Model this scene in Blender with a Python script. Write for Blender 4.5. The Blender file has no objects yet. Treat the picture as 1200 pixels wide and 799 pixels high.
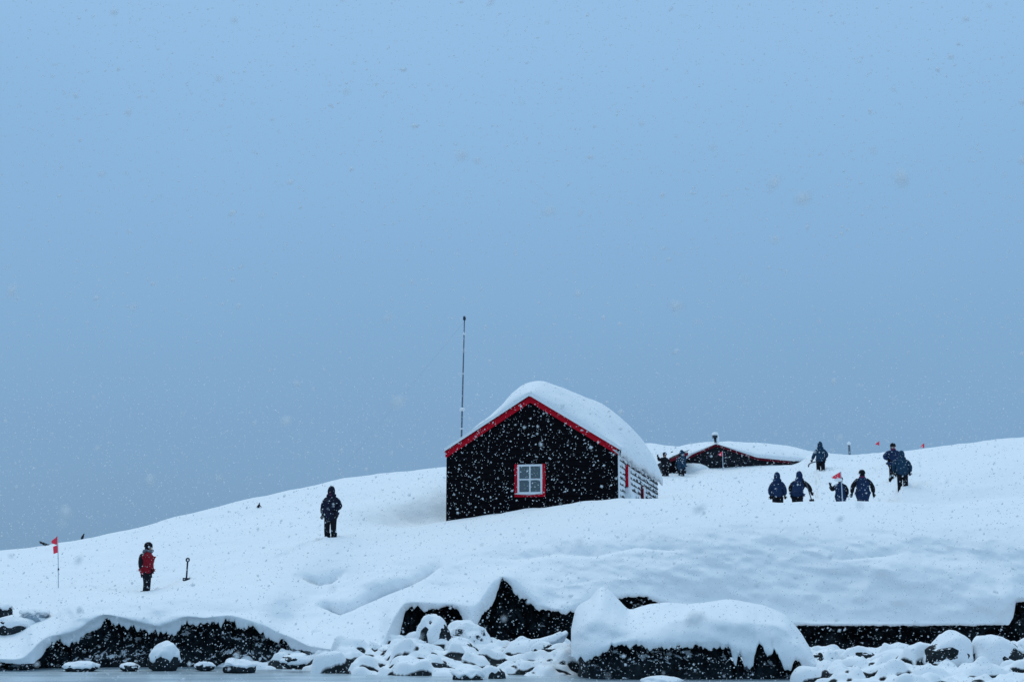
import bpy, bmesh, math, random
import numpy as np
from mathutils import Vector, Matrix, noise
from mathutils.bvhtree import BVHTree

random.seed(7); rng = np.random.default_rng(7)
scn = bpy.context.scene
COL = scn.collection
PI = math.pi

# ------------------------------------------------------------------ camera
F = 1733.0; W_, H_ = 1200.0, 799.0; HOR = 700.0; CAMZ = 2.0
PITCH = math.atan((HOR - H_/2)/F)
cd = bpy.data.cameras.new('camera'); cam = bpy.data.objects.new('camera', cd); COL.objects.link(cam)
cam.location = (0, 0, CAMZ); cam.rotation_euler = (PI/2 + PITCH, 0, 0)
cd.sensor_width = 36; cd.lens = 36*F/W_; cd.clip_start = .05; cd.clip_end = 6000
cd.dof.use_dof = True; cd.dof.focus_distance = 56; cd.dof.aperture_fstop = 5.0
scn.camera = cam
scn.render.resolution_x = 1024; scn.render.resolution_y = 681

# ------------------------------------------------------------------ overcast light
world = bpy.data.worlds.new('World'); scn.world = world; world.use_nodes = True
nt = world.node_tree; nt.nodes.clear(); N = nt.nodes; LK = nt.links
SUN_EL, SUN_AZ = math.radians(58), math.radians(-35)
out = N.new('ShaderNodeOutputWorld'); mixs = N.new('ShaderNodeMixShader')
bg1 = N.new('ShaderNodeBackground'); sky = N.new('ShaderNodeTexSky'); sky.sky_type = 'NISHITA'
sky.sun_disc = False; sky.sun_elevation = SUN_EL; sky.sun_rotation = SUN_AZ; sky.dust_density = 2.0; sky.ozone_density = 2.0
bg1.inputs[1].default_value = 0.05; LK.new(sky.outputs[0], bg1.inputs[0])
bg2 = N.new('ShaderNodeBackground'); bg2.inputs[1].default_value = 1.0
tc = N.new('ShaderNodeTexCoord'); sep = N.new('ShaderNodeSeparateXYZ'); LK.new(tc.outputs['Generated'], sep.inputs[0])
nz = N.new('ShaderNodeTexNoise'); nz.inputs['Scale'].default_value = 2.2; nz.inputs['Detail'].default_value = 3
mp = N.new('ShaderNodeMapping'); mp.inputs['Scale'].default_value = (1, 1, 2.4); LK.new(tc.outputs['Generated'], mp.inputs[0]); LK.new(mp.outputs[0], nz.inputs['Vector'])
ma = N.new('ShaderNodeMath'); ma.operation = 'MULTIPLY_ADD'; ma.inputs[1].default_value = 0.09; ma.inputs[2].default_value = -0.045
LK.new(nz.outputs[0], ma.inputs[0])
ad = N.new('ShaderNodeMath'); ad.operation = 'ADD'; LK.new(sep.outputs['Z'], ad.inputs[0]); LK.new(ma.outputs[0], ad.inputs[1])
rp = N.new('ShaderNodeValToRGB'); LK.new(ad.outputs[0], rp.inputs[0])
cr = rp.color_ramp; cr.interpolation = 'B_SPLINE'
SKY = [(0.0, (.190, .340, .525)), (0.08, (.202, .368, .575)), (0.2, (.232, .430, .680)), (0.36, (.278, .508, .792)),
       (0.6, (.42, .66, .93)), (1.0, (.66, .89, 1.12))]
while len(cr.elements) < len(SKY): cr.elements.new(.5)
for e, (p, c) in zip(cr.elements, SKY): e.position = p; e.color = (*c, 1)
LK.new(rp.outputs[0], bg2.inputs[0])
mixs.inputs[0].default_value = 0.94
LK.new(bg1.outputs[0], mixs.inputs[1]); LK.new(bg2.outputs[0], mixs.inputs[2]); LK.new(mixs.outputs[0], out.inputs[0])

sd = bpy.data.lights.new('sun', 'SUN'); sun = bpy.data.objects.new('sun', sd); COL.objects.link(sun)
sd.energy = 0.62; sd.angle = math.radians(40); sd.color = (1, .98, .95)
# the sun stands high behind the hill, left of the hut, behind thick cloud
sun.rotation_euler = (-(PI/2 - SUN_EL), 0, -SUN_AZ)
sun.location = (-30, -20, 60)

scn.view_settings.view_transform = 'Standard'; scn.view_settings.look = 'None'
scn.view_settings.exposure = 0; scn.view_settings.gamma = 1; scn.view_settings.use_curve_mapping = False

# ------------------------------------------------------------------ helpers
def P(px, py, D):
    u = (px - W_/2)/F; v = (H_/2 - py)/F
    s = D/(math.cos(PITCH) - v*math.sin(PITCH))
    return Vector((u*s, D, CAMZ + s*(math.sin(PITCH) + v*math.cos(PITCH))))
def Pn(px, py, D):                                  # numpy version
    u = (px - W_/2)/F; v = (H_/2 - py)/F
    s = D/(math.cos(PITCH) - v*math.sin(PITCH))
    return u*s, D + 0*u, CAMZ + s*(math.sin(PITCH) + v*math.cos(PITCH))
def pchip(xk, yk, x):
    """monotone cubic; yk may be (K,) or (K,N) sampled along axis 0"""
    xk = np.asarray(xk, float); yk = np.asarray(yk, float)
    h = np.diff(xk); sh = (-1,) + (1,)*(yk.ndim - 1)
    d = np.diff(yk, axis=0)/h.reshape(sh)
    m = np.zeros_like(yk); m[0] = d[0]; m[-1] = d[-1]
    a, b = d[:-1], d[1:]; w1 = (2*h[1:] + h[:-1]).reshape(sh); w2 = (h[1:] + 2*h[:-1]).reshape(sh)
    ok = a*b > 0
    with np.errstate(divide='ignore', invalid='ignore'):
        m[1:-1] = np.where(ok, (w1 + w2)/(w1/np.where(ok, a, 1) + w2/np.where(ok, b, 1)), 0)
    x = np.clip(x, xk[0], xk[-1]); i = np.clip(np.searchsorted(xk, x, side='right') - 1, 0, len(h) - 1)
    t = (x - xk[i])/h[i]; shx = (-1,) + (1,)*(yk.ndim - 1); t = t.reshape(shx); hh = h[i].reshape(shx)
    return ((2*t**3 - 3*t**2 + 1)*yk[i] + (t**3 - 2*t**2 + t)*hh*m[i] + (-2*t**3 + 3*t**2)*yk[i+1] + (t**3 - t**2)*hh*m[i+1])
_perm = rng.random((256, 256))
def vnoise(x, y):
    xi = np.floor(x).astype(int); yi = np.floor(y).astype(int); fx = x - xi; fy = y - yi
    fx = fx*fx*(3 - 2*fx); fy = fy*fy*(3 - 2*fy)
    g = lambda a, b: _perm[a & 255, b & 255]
    return (g(xi, yi)*(1-fx)*(1-fy) + g(xi+1, yi)*fx*(1-fy) + g(xi, yi+1)*(1-fx)*fy + g(xi+1, yi+1)*fx*fy)*2 - 1
def fbm(x, y, o=4, ga=.5):
    r = 0; a = 1; s = 1
    for k in range(o):
        r = r + a*vnoise(x*s + 17.3*k, y*s + 9.1*k); a *= ga; s *= 2.03
    return r
def grid_mesh(name, X, Y, Z, mat, parent=None, smooth=True, flip=False):
    R_, C_ = X.shape
    co = np.stack([X, Y, Z], -1).reshape(-1, 3).astype(np.float32)
    i = np.arange(R_*C_).reshape(R_, C_)
    q = np.stack([i[:-1, :-1], i[:-1, 1:], i[1:, 1:], i[1:, :-1]], -1).reshape(-1, 4)
    if flip: q = q[:, ::-1]
    me = bpy.data.meshes.new(name)
    me.vertices.add(len(co)); me.vertices.foreach_set('co', co.ravel())
    me.loops.add(q.size); me.loops.foreach_set('vertex_index', q.ravel().astype(np.int32))
    me.polygons.add(len(q)); me.polygons.foreach_set('loop_start', np.arange(0, q.size, 4, dtype=np.int32))
    me.polygons.foreach_set('use_smooth', np.full(len(q), smooth))
    me.update(calc_edges=True); me.validate()
    me.materials.append(mat); o = bpy.data.objects.new(name, me); COL.objects.link(o)
    if parent: o.parent = parent
    return o
def mesh(name, verts, faces, mat, parent=None, smooth=False):
    me = bpy.data.meshes.new(name); me.from_pydata([tuple(v) for v in verts], [], faces); me.update()
    if smooth: me.polygons.foreach_set('use_smooth', [True]*len(me.polygons))
    me.materials.append(mat); o = bpy.data.objects.new(name, me); COL.objects.link(o)
    if parent: o.parent = parent
    return o
def bm_obj(name, bm, mat, parent=None, smooth=False):
    bmesh.ops.recalc_face_normals(bm, faces=bm.faces)
    me = bpy.data.meshes.new(name); bm.to_mesh(me); bm.free()
    if smooth: me.polygons.foreach_set('use_smooth', [True]*len(me.polygons))
    me.materials.append(mat); o = bpy.data.objects.new(name, me); COL.objects.link(o)
    if parent: o.parent = parent
    return o
def add_box(bm, x0, x1, y0, y1, z0, z1):
    vs = [bm.verts.new((x, y, z)) for z in (z0, z1) for y in (y0, y1) for x in (x0, x1)]
    for f in ((0, 2, 3, 1), (4, 5, 7, 6), (0, 1, 5, 4), (2, 6, 7, 3), (0, 4, 6, 2), (1, 3, 7, 5)): bm.faces.new([vs[k] for k in f])
def box(name, x0, x1, y0, y1, z0, z1, mat, parent=None):
    bm = bmesh.new(); add_box(bm, x0, x1, y0, y1, z0, z1); return bm_obj(name, bm, mat, parent)
def add_tube(bm, pts, rad, seg=8):
    pts = [Vector(p) for p in pts]; n = len(pts)
    if not isinstance(rad, (list, tuple)): rad = [rad]*n
    rings = []
    for i, p in enumerate(pts):
        d = (pts[min(i+1, n-1)] - pts[max(i-1, 0)]).normalized()
        a = d.cross(Vector((0.3, 1, 0.1))); a.normalize(); b = d.cross(a)
        rings.append([bm.verts.new(p + (a*math.cos(2*PI*k/seg) + b*math.sin(2*PI*k/seg))*rad[i]) for k in range(seg)])
    for r, s in zip(rings, rings[1:]):
        for k in range(seg): bm.faces.new((r[k], r[(k+1) % seg], s[(k+1) % seg], s[k]))
    bm.faces.new(rings[0][::-1]); bm.faces.new(rings[-1])
def tube(name, pts, rad, mat, parent=None, seg=8):
    bm = bmesh.new(); add_tube(bm, pts, rad, seg); return bm_obj(name, bm, mat, parent, True)
def blob_bm(rx, ry, rz, sub=3, amp=.15, freq=1.5, seed=0, sharp=False, flat=None):
    bm = bmesh.new(); bmesh.ops.create_icosphere(bm, subdivisions=sub, radius=1)
    off = Vector((seed*3.7, seed*1.3, seed*7.1))
    for v in bm.verts:
        n = v.co.normalized()
        d = noise.fractal(n*freq + off, 1.0, 2.0, 4)
        if sharp: d = (noise.voronoi(n*freq*1.2 + off)[0][0]*1.6 - .7) + d*.4
        r = 1 + amp*d
        v.co = Vector((n.x*rx*r, n.y*ry*r, n.z*rz*r))
        if flat is not None and v.co.z < flat: v.co.z = flat + (v.co.z - flat)*.15
    return bm
def empty(name, loc, rz=0.0):
    o = bpy.data.objects.new(name, None); COL.objects.link(o); o.location = loc; o.rotation_euler = (0, 0, rz); o.empty_display_size = .3
    return o
def tag(o, label=None, cat=None, group=None, kind=None):
    if label: o['label'] = label
    if cat: o['category'] = cat
    if group: o['group'] = group
    if kind: o['kind'] = kind
    return o

# ------------------------------------------------------------------ materials
def newmat(name):
    m = bpy.data.materials.new(name); m.use_nodes = True; t = m.node_tree
    return m, t, t.nodes['Principled BSDF']
def plain(name, col, rough=.7, noise_amt=.25, scale=12, bump=.15, spec=.3):
    m, t, b = newmat(name)
    tcn = t.nodes.new('ShaderNodeTexCoord'); n = t.nodes.new('ShaderNodeTexNoise'); n.inputs['Scale'].default_value = scale; n.inputs['Detail'].default_value = 5
    t.links.new(tcn.outputs['Object'], n.inputs['Vector'])
    mx = t.nodes.new('ShaderNodeMix'); mx.data_type = 'RGBA'
    mx.inputs[6].default_value = (*[c*(1-noise_amt) for c in col], 1); mx.inputs[7].default_value = (*[min(1, c*(1+noise_amt)) for c in col], 1)
    t.links.new(n.outputs[0], mx.inputs[0]); t.links.new(mx.outputs[2], b.inputs['Base Color'])
    b.inputs['Roughness'].default_value = rough; b.inputs['Specular IOR Level'].default_value = spec
    bp = t.nodes.new('ShaderNodeBump'); bp.inputs['Strength'].default_value = bump; bp.inputs['Distance'].default_value = .02
    t.links.new(n.outputs[0], bp.inputs['Height']); t.links.new(bp.outputs[0], b.inputs['Normal'])
    return m
SNOW_C = (.86, .885, .91, 1)
def snow_mat(name, bump=.35, s1=1.3, s2=14):
    m, t, b = newmat(name)
    tcn = t.nodes.new('ShaderNodeTexCoord')
    b.inputs['Base Color'].default_value = SNOW_C; b.inputs['Roughness'].default_value = .65; b.inputs['Specular IOR Level'].default_value = .15
    n1 = t.nodes.new('ShaderNodeTexNoise'); n1.inputs['Scale'].default_value = s1; n1.inputs['Detail'].default_value = 6; n1.inputs['Roughness'].default_value = .55
    n2 = t.nodes.new('ShaderNodeTexNoise'); n2.inputs['Scale'].default_value = s2; n2.inputs['Detail'].default_value = 4
    t.links.new(tcn.outputs['Object'], n1.inputs['Vector']); t.links.new(tcn.outputs['Object'], n2.inputs['Vector'])
    b1 = t.nodes.new('ShaderNodeBump'); b1.inputs['Strength'].default_value = bump; b1.inputs['Distance'].default_value = .25
    b2 = t.nodes.new('ShaderNodeBump'); b2.inputs['Strength'].default_value = bump*.8; b2.inputs['Distance'].default_value = .02
    t.links.new(n1.outputs[0], b1.inputs['Height']); t.links.new(n2.outputs[0], b2.inputs['Height'])
    t.links.new(b1.outputs[0], b2.inputs['Normal']); t.links.new(b2.outputs[0], b.inputs['Normal'])
    return m
def rock_mat(name, thr=.55, width=.08, nsc=3.0, namp=.9, rock=(.009, .0135, .0165), aniso=1.0):
    """dark wet rock, snow settled where the surface faces up, broken by noise"""
    m, t, b = newmat(name); L = t.links
    tcn = t.nodes.new('ShaderNodeTexCoord'); geo = t.nodes.new('ShaderNodeNewGeometry')
    sp = t.nodes.new('ShaderNodeSeparateXYZ'); L.new(geo.outputs['Normal'], sp.inputs[0])
    n = t.nodes.new('ShaderNodeTexNoise'); n.inputs['Scale'].default_value = nsc; n.inputs['Detail'].default_value = 6; n.inputs['Roughness'].default_value = .65
    mpn = t.nodes.new('ShaderNodeMapping'); mpn.inputs['Scale'].default_value = (1, 1, aniso); L.new(tcn.outputs['Object'], mpn.inputs[0]); L.new(mpn.outputs[0], n.inputs['Vector'])
    a = t.nodes.new('ShaderNodeMath'); a.operation = 'MULTIPLY_ADD'; a.inputs[1].default_value = namp; L.new(n.outputs[0], a.inputs[0])
    L.new(sp.outputs['Z'], a.inputs[2])
    mr = t.nodes.new('ShaderNodeMapRange'); mr.inputs[1].default_value = thr + namp/2 - width; mr.inputs[2].default_value = thr + namp/2 + width
    L.new(a.outputs[0], mr.inputs[0])
    n2 = t.nodes.new('ShaderNodeTexNoise'); n2.inputs['Scale'].default_value = 1.6; n2.inputs['Detail'].default_value = 10; n2.inputs['Roughness'].default_value = .72; L.new(tcn.outputs['Object'], n2.inputs['Vector'])
    rk = t.nodes.new('ShaderNodeMix'); rk.data_type = 'RGBA'; rk.inputs[6].default_value = (*[c*.3 for c in rock], 1); rk.inputs[7].default_value = (*[c*3.2 for c in rock], 1)
    mrk = t.nodes.new('ShaderNodeMapRange'); mrk.inputs[1].default_value = .36; mrk.inputs[2].default_value = .72; L.new(n2.outputs[0], mrk.inputs[0]); L.new(mrk.outputs[0], rk.inputs[0])
    mx = t.nodes.new('ShaderNodeMix'); mx.data_type = 'RGBA'; L.new(mr.outputs[0], mx.inputs[0]); L.new(rk.outputs[2], mx.inputs[6]); mx.inputs[7].default_value = SNOW_C
    L.new(mx.outputs[2], b.inputs['Base Color']); b.inputs['Roughness'].default_value = .75; b.inputs['Specular IOR Level'].default_value = .12
    bp = t.nodes.new('ShaderNodeBump'); bp.inputs['Strength'].default_value = .5; bp.inputs['Distance'].default_value = .06
    L.new(n2.outputs[0], bp.inputs['Height']); L.new(bp.outputs[0], b.inputs['Normal'])
    return m
M = {}
M['snow'] = snow_mat('snow')
M['snow_soft'] = snow_mat('snow_soft', .22, 1.8, 20)
M['rock'] = rock_mat('rock', .86, .05, 7, 1.3)
M['rock_icy'] = rock_mat('rock_icy', .84, .05, 6.0, 2.0, aniso=.6)
M['rock_dark'] = rock_mat('rock_dark', 1.0, .05, 6, .6)
M['rock_frost'] = rock_mat('rock_frost', .12, .10, 8, 2.4, (.014, .02, .026))
M['rock_grey'] = rock_mat('rock_grey', .45, .2, 3, 1.0, (.16, .19, .22))
M['rubble'] = rock_mat('rubble', -.1, .05, 4, .3)
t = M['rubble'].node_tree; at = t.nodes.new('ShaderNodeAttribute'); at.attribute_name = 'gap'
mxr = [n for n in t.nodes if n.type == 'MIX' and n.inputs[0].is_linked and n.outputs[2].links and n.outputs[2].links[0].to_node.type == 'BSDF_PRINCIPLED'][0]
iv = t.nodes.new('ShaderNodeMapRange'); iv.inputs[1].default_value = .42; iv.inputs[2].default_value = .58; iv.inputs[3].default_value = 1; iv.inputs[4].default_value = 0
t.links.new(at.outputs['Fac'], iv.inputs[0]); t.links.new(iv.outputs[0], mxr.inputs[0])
M['tar'] = plain('tarred_board', (.0055, .0052, .0068), .85, .5, 9, .3, .04)
M['greyboard'] = plain('haze_faded_board', (.018, .021, .028), .85, .6, 7, .3, .05)  # far hut's boards: fading through snowy air is put into this lighter colour
M['red'] = plain('red_paint', (.56, .005, .020), .7, .25, 8, .1, .12)
M['darkred'] = plain('dark_red_paint', (.16, .006, .02), .7, .3, 8, .1, .2)
M['white'] = plain('white_paint', (.78, .80, .82), .6, .08, 20, .05)
M['curtain'] = plain('window_curtain', (.20, .25, .26), .9, .3, 5, .1)
M['dark'] = plain('dark_inside', (.01, .012, .015), .9)
M['navy'] = plain('navy_shell', (.009, .028, .080), .8, .5, 9, .35, .2)
M['midnight'] = plain('midnight_shell', (.006, .010, .028), .8, .6, 9, .35, .2)
M['teal'] = plain('teal_shell', (.009, .042, .085), .8, .5, 9, .35, .2)
M['blackcloth'] = plain('black_cloth', (.008, .009, .014), .8, .5, 10, .3, .15)
M['redshell'] = plain('red_shell', (.24, .006, .016), .8, .4, 9, .35, .2)
M['fur'] = plain('grey_ruff', (.16, .17, .20), .95, .5, 30, .8, .1)
M['skin'] = plain('skin', (.42, .24, .18), .6, .1)
M['eye'] = plain('eye', (.02, .02, .02), .3)
M['plum'] = plain('plum_scarf', (.16, .02, .08), .8)
M['flag'] = plain('fluorescent_red', (1.0, .05, .09), .7, .08, 10, .1)
M['pole'] = plain('grey_pole', (.13, .16, .20), .6, .6, 14, .1)
M['palepole'] = plain('pale_pole', (.45, .52, .58), .6, .2, 14, .1)
M['metal'] = plain('dark_metal', (.02, .03, .045), .5, .3, 14, .1)
M['feather'] = plain('black_feather', (.012, .012, .018), .7, .3, 20, .2)
M['whitefeather'] = plain('white_feather', (.55, .56, .58), .8, .1, 20, .2)
m, t, b = newmat('snowflake'); t.nodes.remove(b)
df = t.nodes.new('ShaderNodeBsdfDiffuse'); df.inputs[0].default_value = (.93, .94, .95, 1); tl = t.nodes.new('ShaderNodeBsdfTranslucent'); tl.inputs[0].default_value = (.80, .86, .92, 1)
mx = t.nodes.new('ShaderNodeMixShader'); mx.inputs[0].default_value = .32; t.links.new(df.outputs[0], mx.inputs[1]); t.links.new(tl.outputs[0], mx.inputs[2]); tp = t.nodes.new('ShaderNodeBsdfTransparent'); m2 = t.nodes.new('ShaderNodeMixShader'); m2.inputs[0].default_value = .42; t.links.new(mx.outputs[0], m2.inputs[1]); t.links.new(tp.outputs[0], m2.inputs[2]); t.links.new(m2.outputs[0], t.nodes['Material Output'].inputs[0]); M['flake'] = m
# glass
m, t, b = newmat('pane_glass'); b.inputs['Base Color'].default_value = (.16, .21, .23, 1); b.inputs['Roughness'].default_value = .12; b.inputs['Alpha'].default_value = .55; M['glass'] = m
# snow-plastered weatherboard: snow clings to each board, its lower lip stays dark
def crusted():
    m, t, b = newmat('snow_plastered_board'); L = t.links
    uv = t.nodes.new('ShaderNodeUVMap'); sp = t.nodes.new('ShaderNodeSeparateXYZ'); L.new(uv.outputs[0], sp.inputs[0])
    tcn = t.nodes.new('ShaderNodeTexCoord'); mpn = t.nodes.new('ShaderNodeMapping'); mpn.inputs['Scale'].default_value = (1, .55, 2.5); L.new(tcn.outputs['Object'], mpn.inputs[0])
    n = t.nodes.new('ShaderNodeTexNoise'); n.inputs['Scale'].default_value = 2.6; n.inputs['Detail'].default_value = 6; n.inputs['Roughness'].default_value = .7; L.new(mpn.outputs[0], n.inputs['Vector'])
    # u = 0 front .. 1 back : less snow towards the back
    a = t.nodes.new('ShaderNodeMath'); a.operation = 'MULTIPLY_ADD'; a.inputs[1].default_value = 3.6; L.new(n.outputs[0], a.inputs[0]); L.new(sp.outputs['Y'], a.inputs[2])
    s = t.nodes.new('ShaderNodeMath'); s.operation = 'MULTIPLY_ADD'; s.inputs[1].default_value = -.42; L.new(sp.outputs['X'], s.inputs[0]); L.new(a.outputs[0], s.inputs[2])
    mr = t.nodes.new('ShaderNodeMapRange'); mr.inputs[1].default_value = 1.84; mr.inputs[2].default_value = 2.0; L.new(s.outputs[0], mr.inputs[0])
    mx = t.nodes.new('ShaderNodeMix'); mx.data_type = 'RGBA'; L.new(mr.outputs[0], mx.inputs[0]); mx.inputs[6].default_value = (.015, .018, .025, 1); mx.inputs[7].default_value = SNOW_C
    L.new(mx.outputs[2], b.inputs['Base Color']); b.inputs['Roughness'].default_value = .8; b.inputs['Specular IOR Level'].default_value = .1
    return m
M['crust'] = crusted()
# slushy sea
m, t, b = newmat('slushy_water'); L = t.links
tcn = t.nodes.new('ShaderNodeTexCoord'); mpn = t.nodes.new('ShaderNodeMapping'); mpn.inputs['Scale'].default_value = (.35, 1.0, 1); L.new(tcn.outputs['Object'], mpn.inputs[0])
n = t.nodes.new('ShaderNodeTexNoise'); n.inputs['Scale'].default_value = 1.1; n.inputs['Detail'].default_value = 8; n.inputs['Roughness'].default_value = .6; L.new(mpn.outputs[0], n.inputs['Vector'])
mr = t.nodes.new('ShaderNodeMapRange'); mr.inputs[1].default_value = .38; mr.inputs[2].default_value = .68; L.new(n.outputs[0], mr.inputs[0])
mx = t.nodes.new('ShaderNodeMix'); mx.data_type = 'RGBA'; L.new(mr.outputs[0], mx.inputs[0]); mx.inputs[6].default_value = (.30, .38, .43, 1); mx.inputs[7].default_value = (.58, .66, .70, 1)
L.new(mx.outputs[2], b.inputs['Base Color']); b.inputs['Roughness'].default_value = .28; b.inputs['IOR'].default_value = 1.33
bp = t.nodes.new('ShaderNodeBump'); bp.inputs['Strength'].default_value = .35; bp.inputs['Distance'].default_value = .08
n3 = t.nodes.new('ShaderNodeTexNoise'); n3.inputs['Scale'].default_value = 3; n3.inputs['Detail'].default_value = 6; L.new(mpn.outputs[0], n3.inputs['Vector'])
L.new(n3.outputs[0], bp.inputs['Height']); L.new(bp.outputs[0], b.inputs['Normal'])
M['water'] = m

# ------------------------------------------------------------------ setting: water
xs = np.concatenate([[-3000, -400, -80], np.linspace(-40, 40, 41), [80, 400, 3000]]); ys = np.concatenate([[-3000, -300, -40], np.linspace(0, 60, 31), [150, 600, 5000]])
XX, YY = np.meshgrid(xs, ys)
tag(grid_mesh('water', XX, YY, 0*XX, M['water']), kind='structure')

# ------------------------------------------------------------------ setting: snow ground lofted through measured ridgelines
def keys(ks, px):
    a = np.array(ks, float); return pchip(a[:, 0], a[:, 1], px), pchip(a[:, 0], a[:, 2], px)
PX = np.concatenate([np.arange(-900, -40, 12), np.arange(-40, 1240, 1.6), np.arange(1240, 2100, 12)])
R = []
SKYL = [(-900, 690, 55), (-200, 655, 60), (0, 644, 62), (50, 639.5, 63), (100, 632, 64), (150, 623, 66), (200, 609, 68), (250, 596.5, 70), (300, 584.5, 72), (350, 573.5, 74), (400, 563, 76), (450, 556, 78), (500, 551.5, 80), (620, 540, 92), (720, 524, 102),
        (760, 520.5, 104), (785, 524.5, 105), (830, 526, 106), (880, 528, 106), (940, 528, 104), (965, 531, 102), (995, 536.5, 98), (1012, 534.5, 97), (1050, 530.5, 95), (1090, 525, 92), (1150, 518.5, 88), (1200, 514, 85), (1400, 498, 80), (2100, 560, 75)]
R2 = [(-900, 700, 52), (0, 656, 58), (100, 645, 59.5), (200, 628, 61.5), (300, 603, 64.5), (400, 585, 66), (450, 583, 65.5), (500, 580, 66.2), (620, 575, 78), (740, 560, 84), (775, 558, 85), (805, 557, 86), (830, 547, 90), (880, 546.5, 90), (925, 544, 91), (962, 549, 78), (1010, 554, 74), (1047, 559, 67), (1058, 568, 62.6), (1120, 568, 62.6), (1200, 562, 64), (1400, 548, 68), (2100, 600, 65)]
R3 = [(-900, 705, 50), (0, 672, 54), (100, 668, 54.5), (200, 655, 55.5), (300, 640, 56.5), (387, 628, 56), (440, 617, 60), (500, 613, 63.7), (620, 605, 64.6), (720, 600, 64), (770, 596, 64), (850, 596, 63), (912, 606, 60.5), (950, 606, 60.3), (1012, 602, 60), (1080, 596, 59.3), (1200, 584, 61), (1400, 570, 63), (2100, 610, 60)]
R4 = [(-900, 712, 47), (0, 688, 50), (73, 689, 50), (170, 692, 50), (218, 676, 51.6), (300, 668, 52), (387, 634, 53.2), (440, 628, 54.5), (523, 613, 57.3), (600, 598.5, 57), (660, 589.5, 56.6), (722, 584, 56), (770, 583.5, 56), (850, 585.5, 56.3), (950, 587.5, 57), (1012, 588.5, 57), (1080, 591, 57), (1200, 592, 57.5), (1400, 580, 59), (2100, 630, 57)]
R5 = [(-900, 722, 45), (0, 704, 47.3), (50, 706, 47.2), (100, 703, 45.1), (170, 700, 45.2), (230, 701, 45.2), (300, 706, 45.6), (345, 700, 47.6), (400, 684, 49.3), (450, 664, 50), (500, 650, 50.8), (600, 632, 51.0), (700, 624, 49.8), (800, 620, 49.2), (1000, 617, 49), (1200, 616, 49.6), (1400, 615, 50), (2100, 660, 53)]
R6 = [(-900, 735, 43.5), (0, 738, 44.6), (50, 722, 45.0), (100, 713, 44.5), (200, 713, 44.6), (300, 718, 44.8), (345, 724, 46.6), (400, 710, 47), (470, 688, 47.6), (520, 684, 48), (585, 664, 48.2), (640, 668, 48.2), (700, 662, 47.8), (800, 660, 47.5), (1000, 660, 47.3), (1200, 655, 47.6), (1400, 665, 50), (2100, 690, 50)]
LIP = [(-900, 765, 42), (-40, 775, 41.9), (0, 776, 41.8), (24, 778, 41.7), (40, 777, 41.8), (48, 770, 42.3), (54, 760, 42.8), (64, 754, 43.2), (80, 752, 43.4), (95, 748, 43.6), (110, 737, 43.8), (124, 728, 43.9), (150, 735, 44), (175, 741, 44), (205, 740, 44), (213, 732, 44), (262, 728, 44.2), (298, 737, 44.2), (310, 748, 44.2), (333, 752, 44.2), (345, 759, 44), (365, 764, 43.4), (400, 768, 42.6), (450, 764, 43), (466, 756, 44), (470, 735, 45), (474, 720, 45.4), (482, 713, 45.5), (495, 712, 45.6), (508, 715, 45.7), (522, 710, 45.8), (535, 714, 45.8), (542, 722, 45.6), (548, 734, 45.3), (555, 738, 45.2), (561, 728, 45.5), (565, 718, 45.8), (573, 712, 46), (580, 704, 46.2), (584, 690, 46.3), (588, 680, 46.4), (596, 684, 46.4), (604, 696, 46.4), (618, 702, 46.4), (630, 712, 46.4), (648, 715, 46.4), (662, 720, 46.5), (676, 717, 46.6), (686, 712, 46.8), (720, 702, 46.8), (736, 699, 46.8), (758, 699, 46.8), (766, 706, 46.8), (795, 711, 46.8), (812, 716, 46.7), (850, 726, 46.5), (935, 732.5, 46.4), (1050, 733, 46.4), (1182, 732.5, 46.4), (1188, 722, 46.6), (1183, 713, 46.7)][:-1] + [(1190, 706, 46.9), (1210, 704, 47), (1250, 720, 47), (1400, 725, 47), (2100, 735, 47)]
LIPa = np.array(LIP, float)
lip_y = np.interp(PX, LIPa[:, 0], LIPa[:, 1]); lip_d = np.interp(PX, LIPa[:, 0], LIPa[:, 2])
rag = np.interp(PX, [-40, 50, 60, 340, 350, 465, 480, 670, 690, 930, 940, 2100], [.5, .5, 4.2, 4.2, 1.2, 1.2, 2.3, 2.3, 1.2, 1.2, .5, .8])
lip_y = lip_y + rag*(fbm(PX/7., PX*0 + 3.3, 4, .8))
def lip_at(px): return float(np.interp(px, PX, lip_y)), float(np.interp(px, PX, lip_d))
ctrl = []
sy, sD = keys(SKYL, PX)
cx, cY, cz = Pn(PX, sy, sD)
def row_world(D, z): return D, z
Ds = [sD + 160, sD + 45, sD + 10, sD]; Zs = [np.full_like(cz, -3.0), cz*.35 - .5, cz - .9, cz]
for K in (R2, R3, R4, R5, R6):
    yy, dd = keys(K, PX); _, _, z = Pn(PX, yy, dd); Ds.append(dd); Zs.append(z)
_, _, zl = Pn(PX, lip_y, lip_d)
kern = np.ones(17)/17; lmn = np.min([np.roll(lip_y, k) for k in range(-7, 8)], axis=0); lsm = np.convolve(np.pad(lmn, 8, mode='edge'), kern, 'valid'); dsm = np.convolve(np.pad(lip_d, 8, mode='edge'), kern, 'valid')
_, _, z6 = Pn(PX, lsm - 4, dsm)
Ds.append(dsm - .12); Zs.append(z6)
Ds.append(lip_d); Zs.append(zl)
Ds.append(lip_d + .5); Zs.append(zl + .02)
Ds.append(lip_d + 2.6); Zs.append(zl + .35)
Ds = np.array(Ds); Zs = np.array(Zs); K_ = len(Ds)
seg = [3, 4, 6, 26, 22, 26, 30, 34, 32, 8, 6, 5]
T = np.concatenate([k + np.arange(n)/n for k, n in enumerate(seg)] + [[K_ - 1]])
TD = pchip(np.arange(K_), Ds, T); TZ = pchip(np.arange(K_), Zs, T)
TX = (PX - W_/2)/F*TD/(math.cos(PITCH))          # refined below
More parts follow.
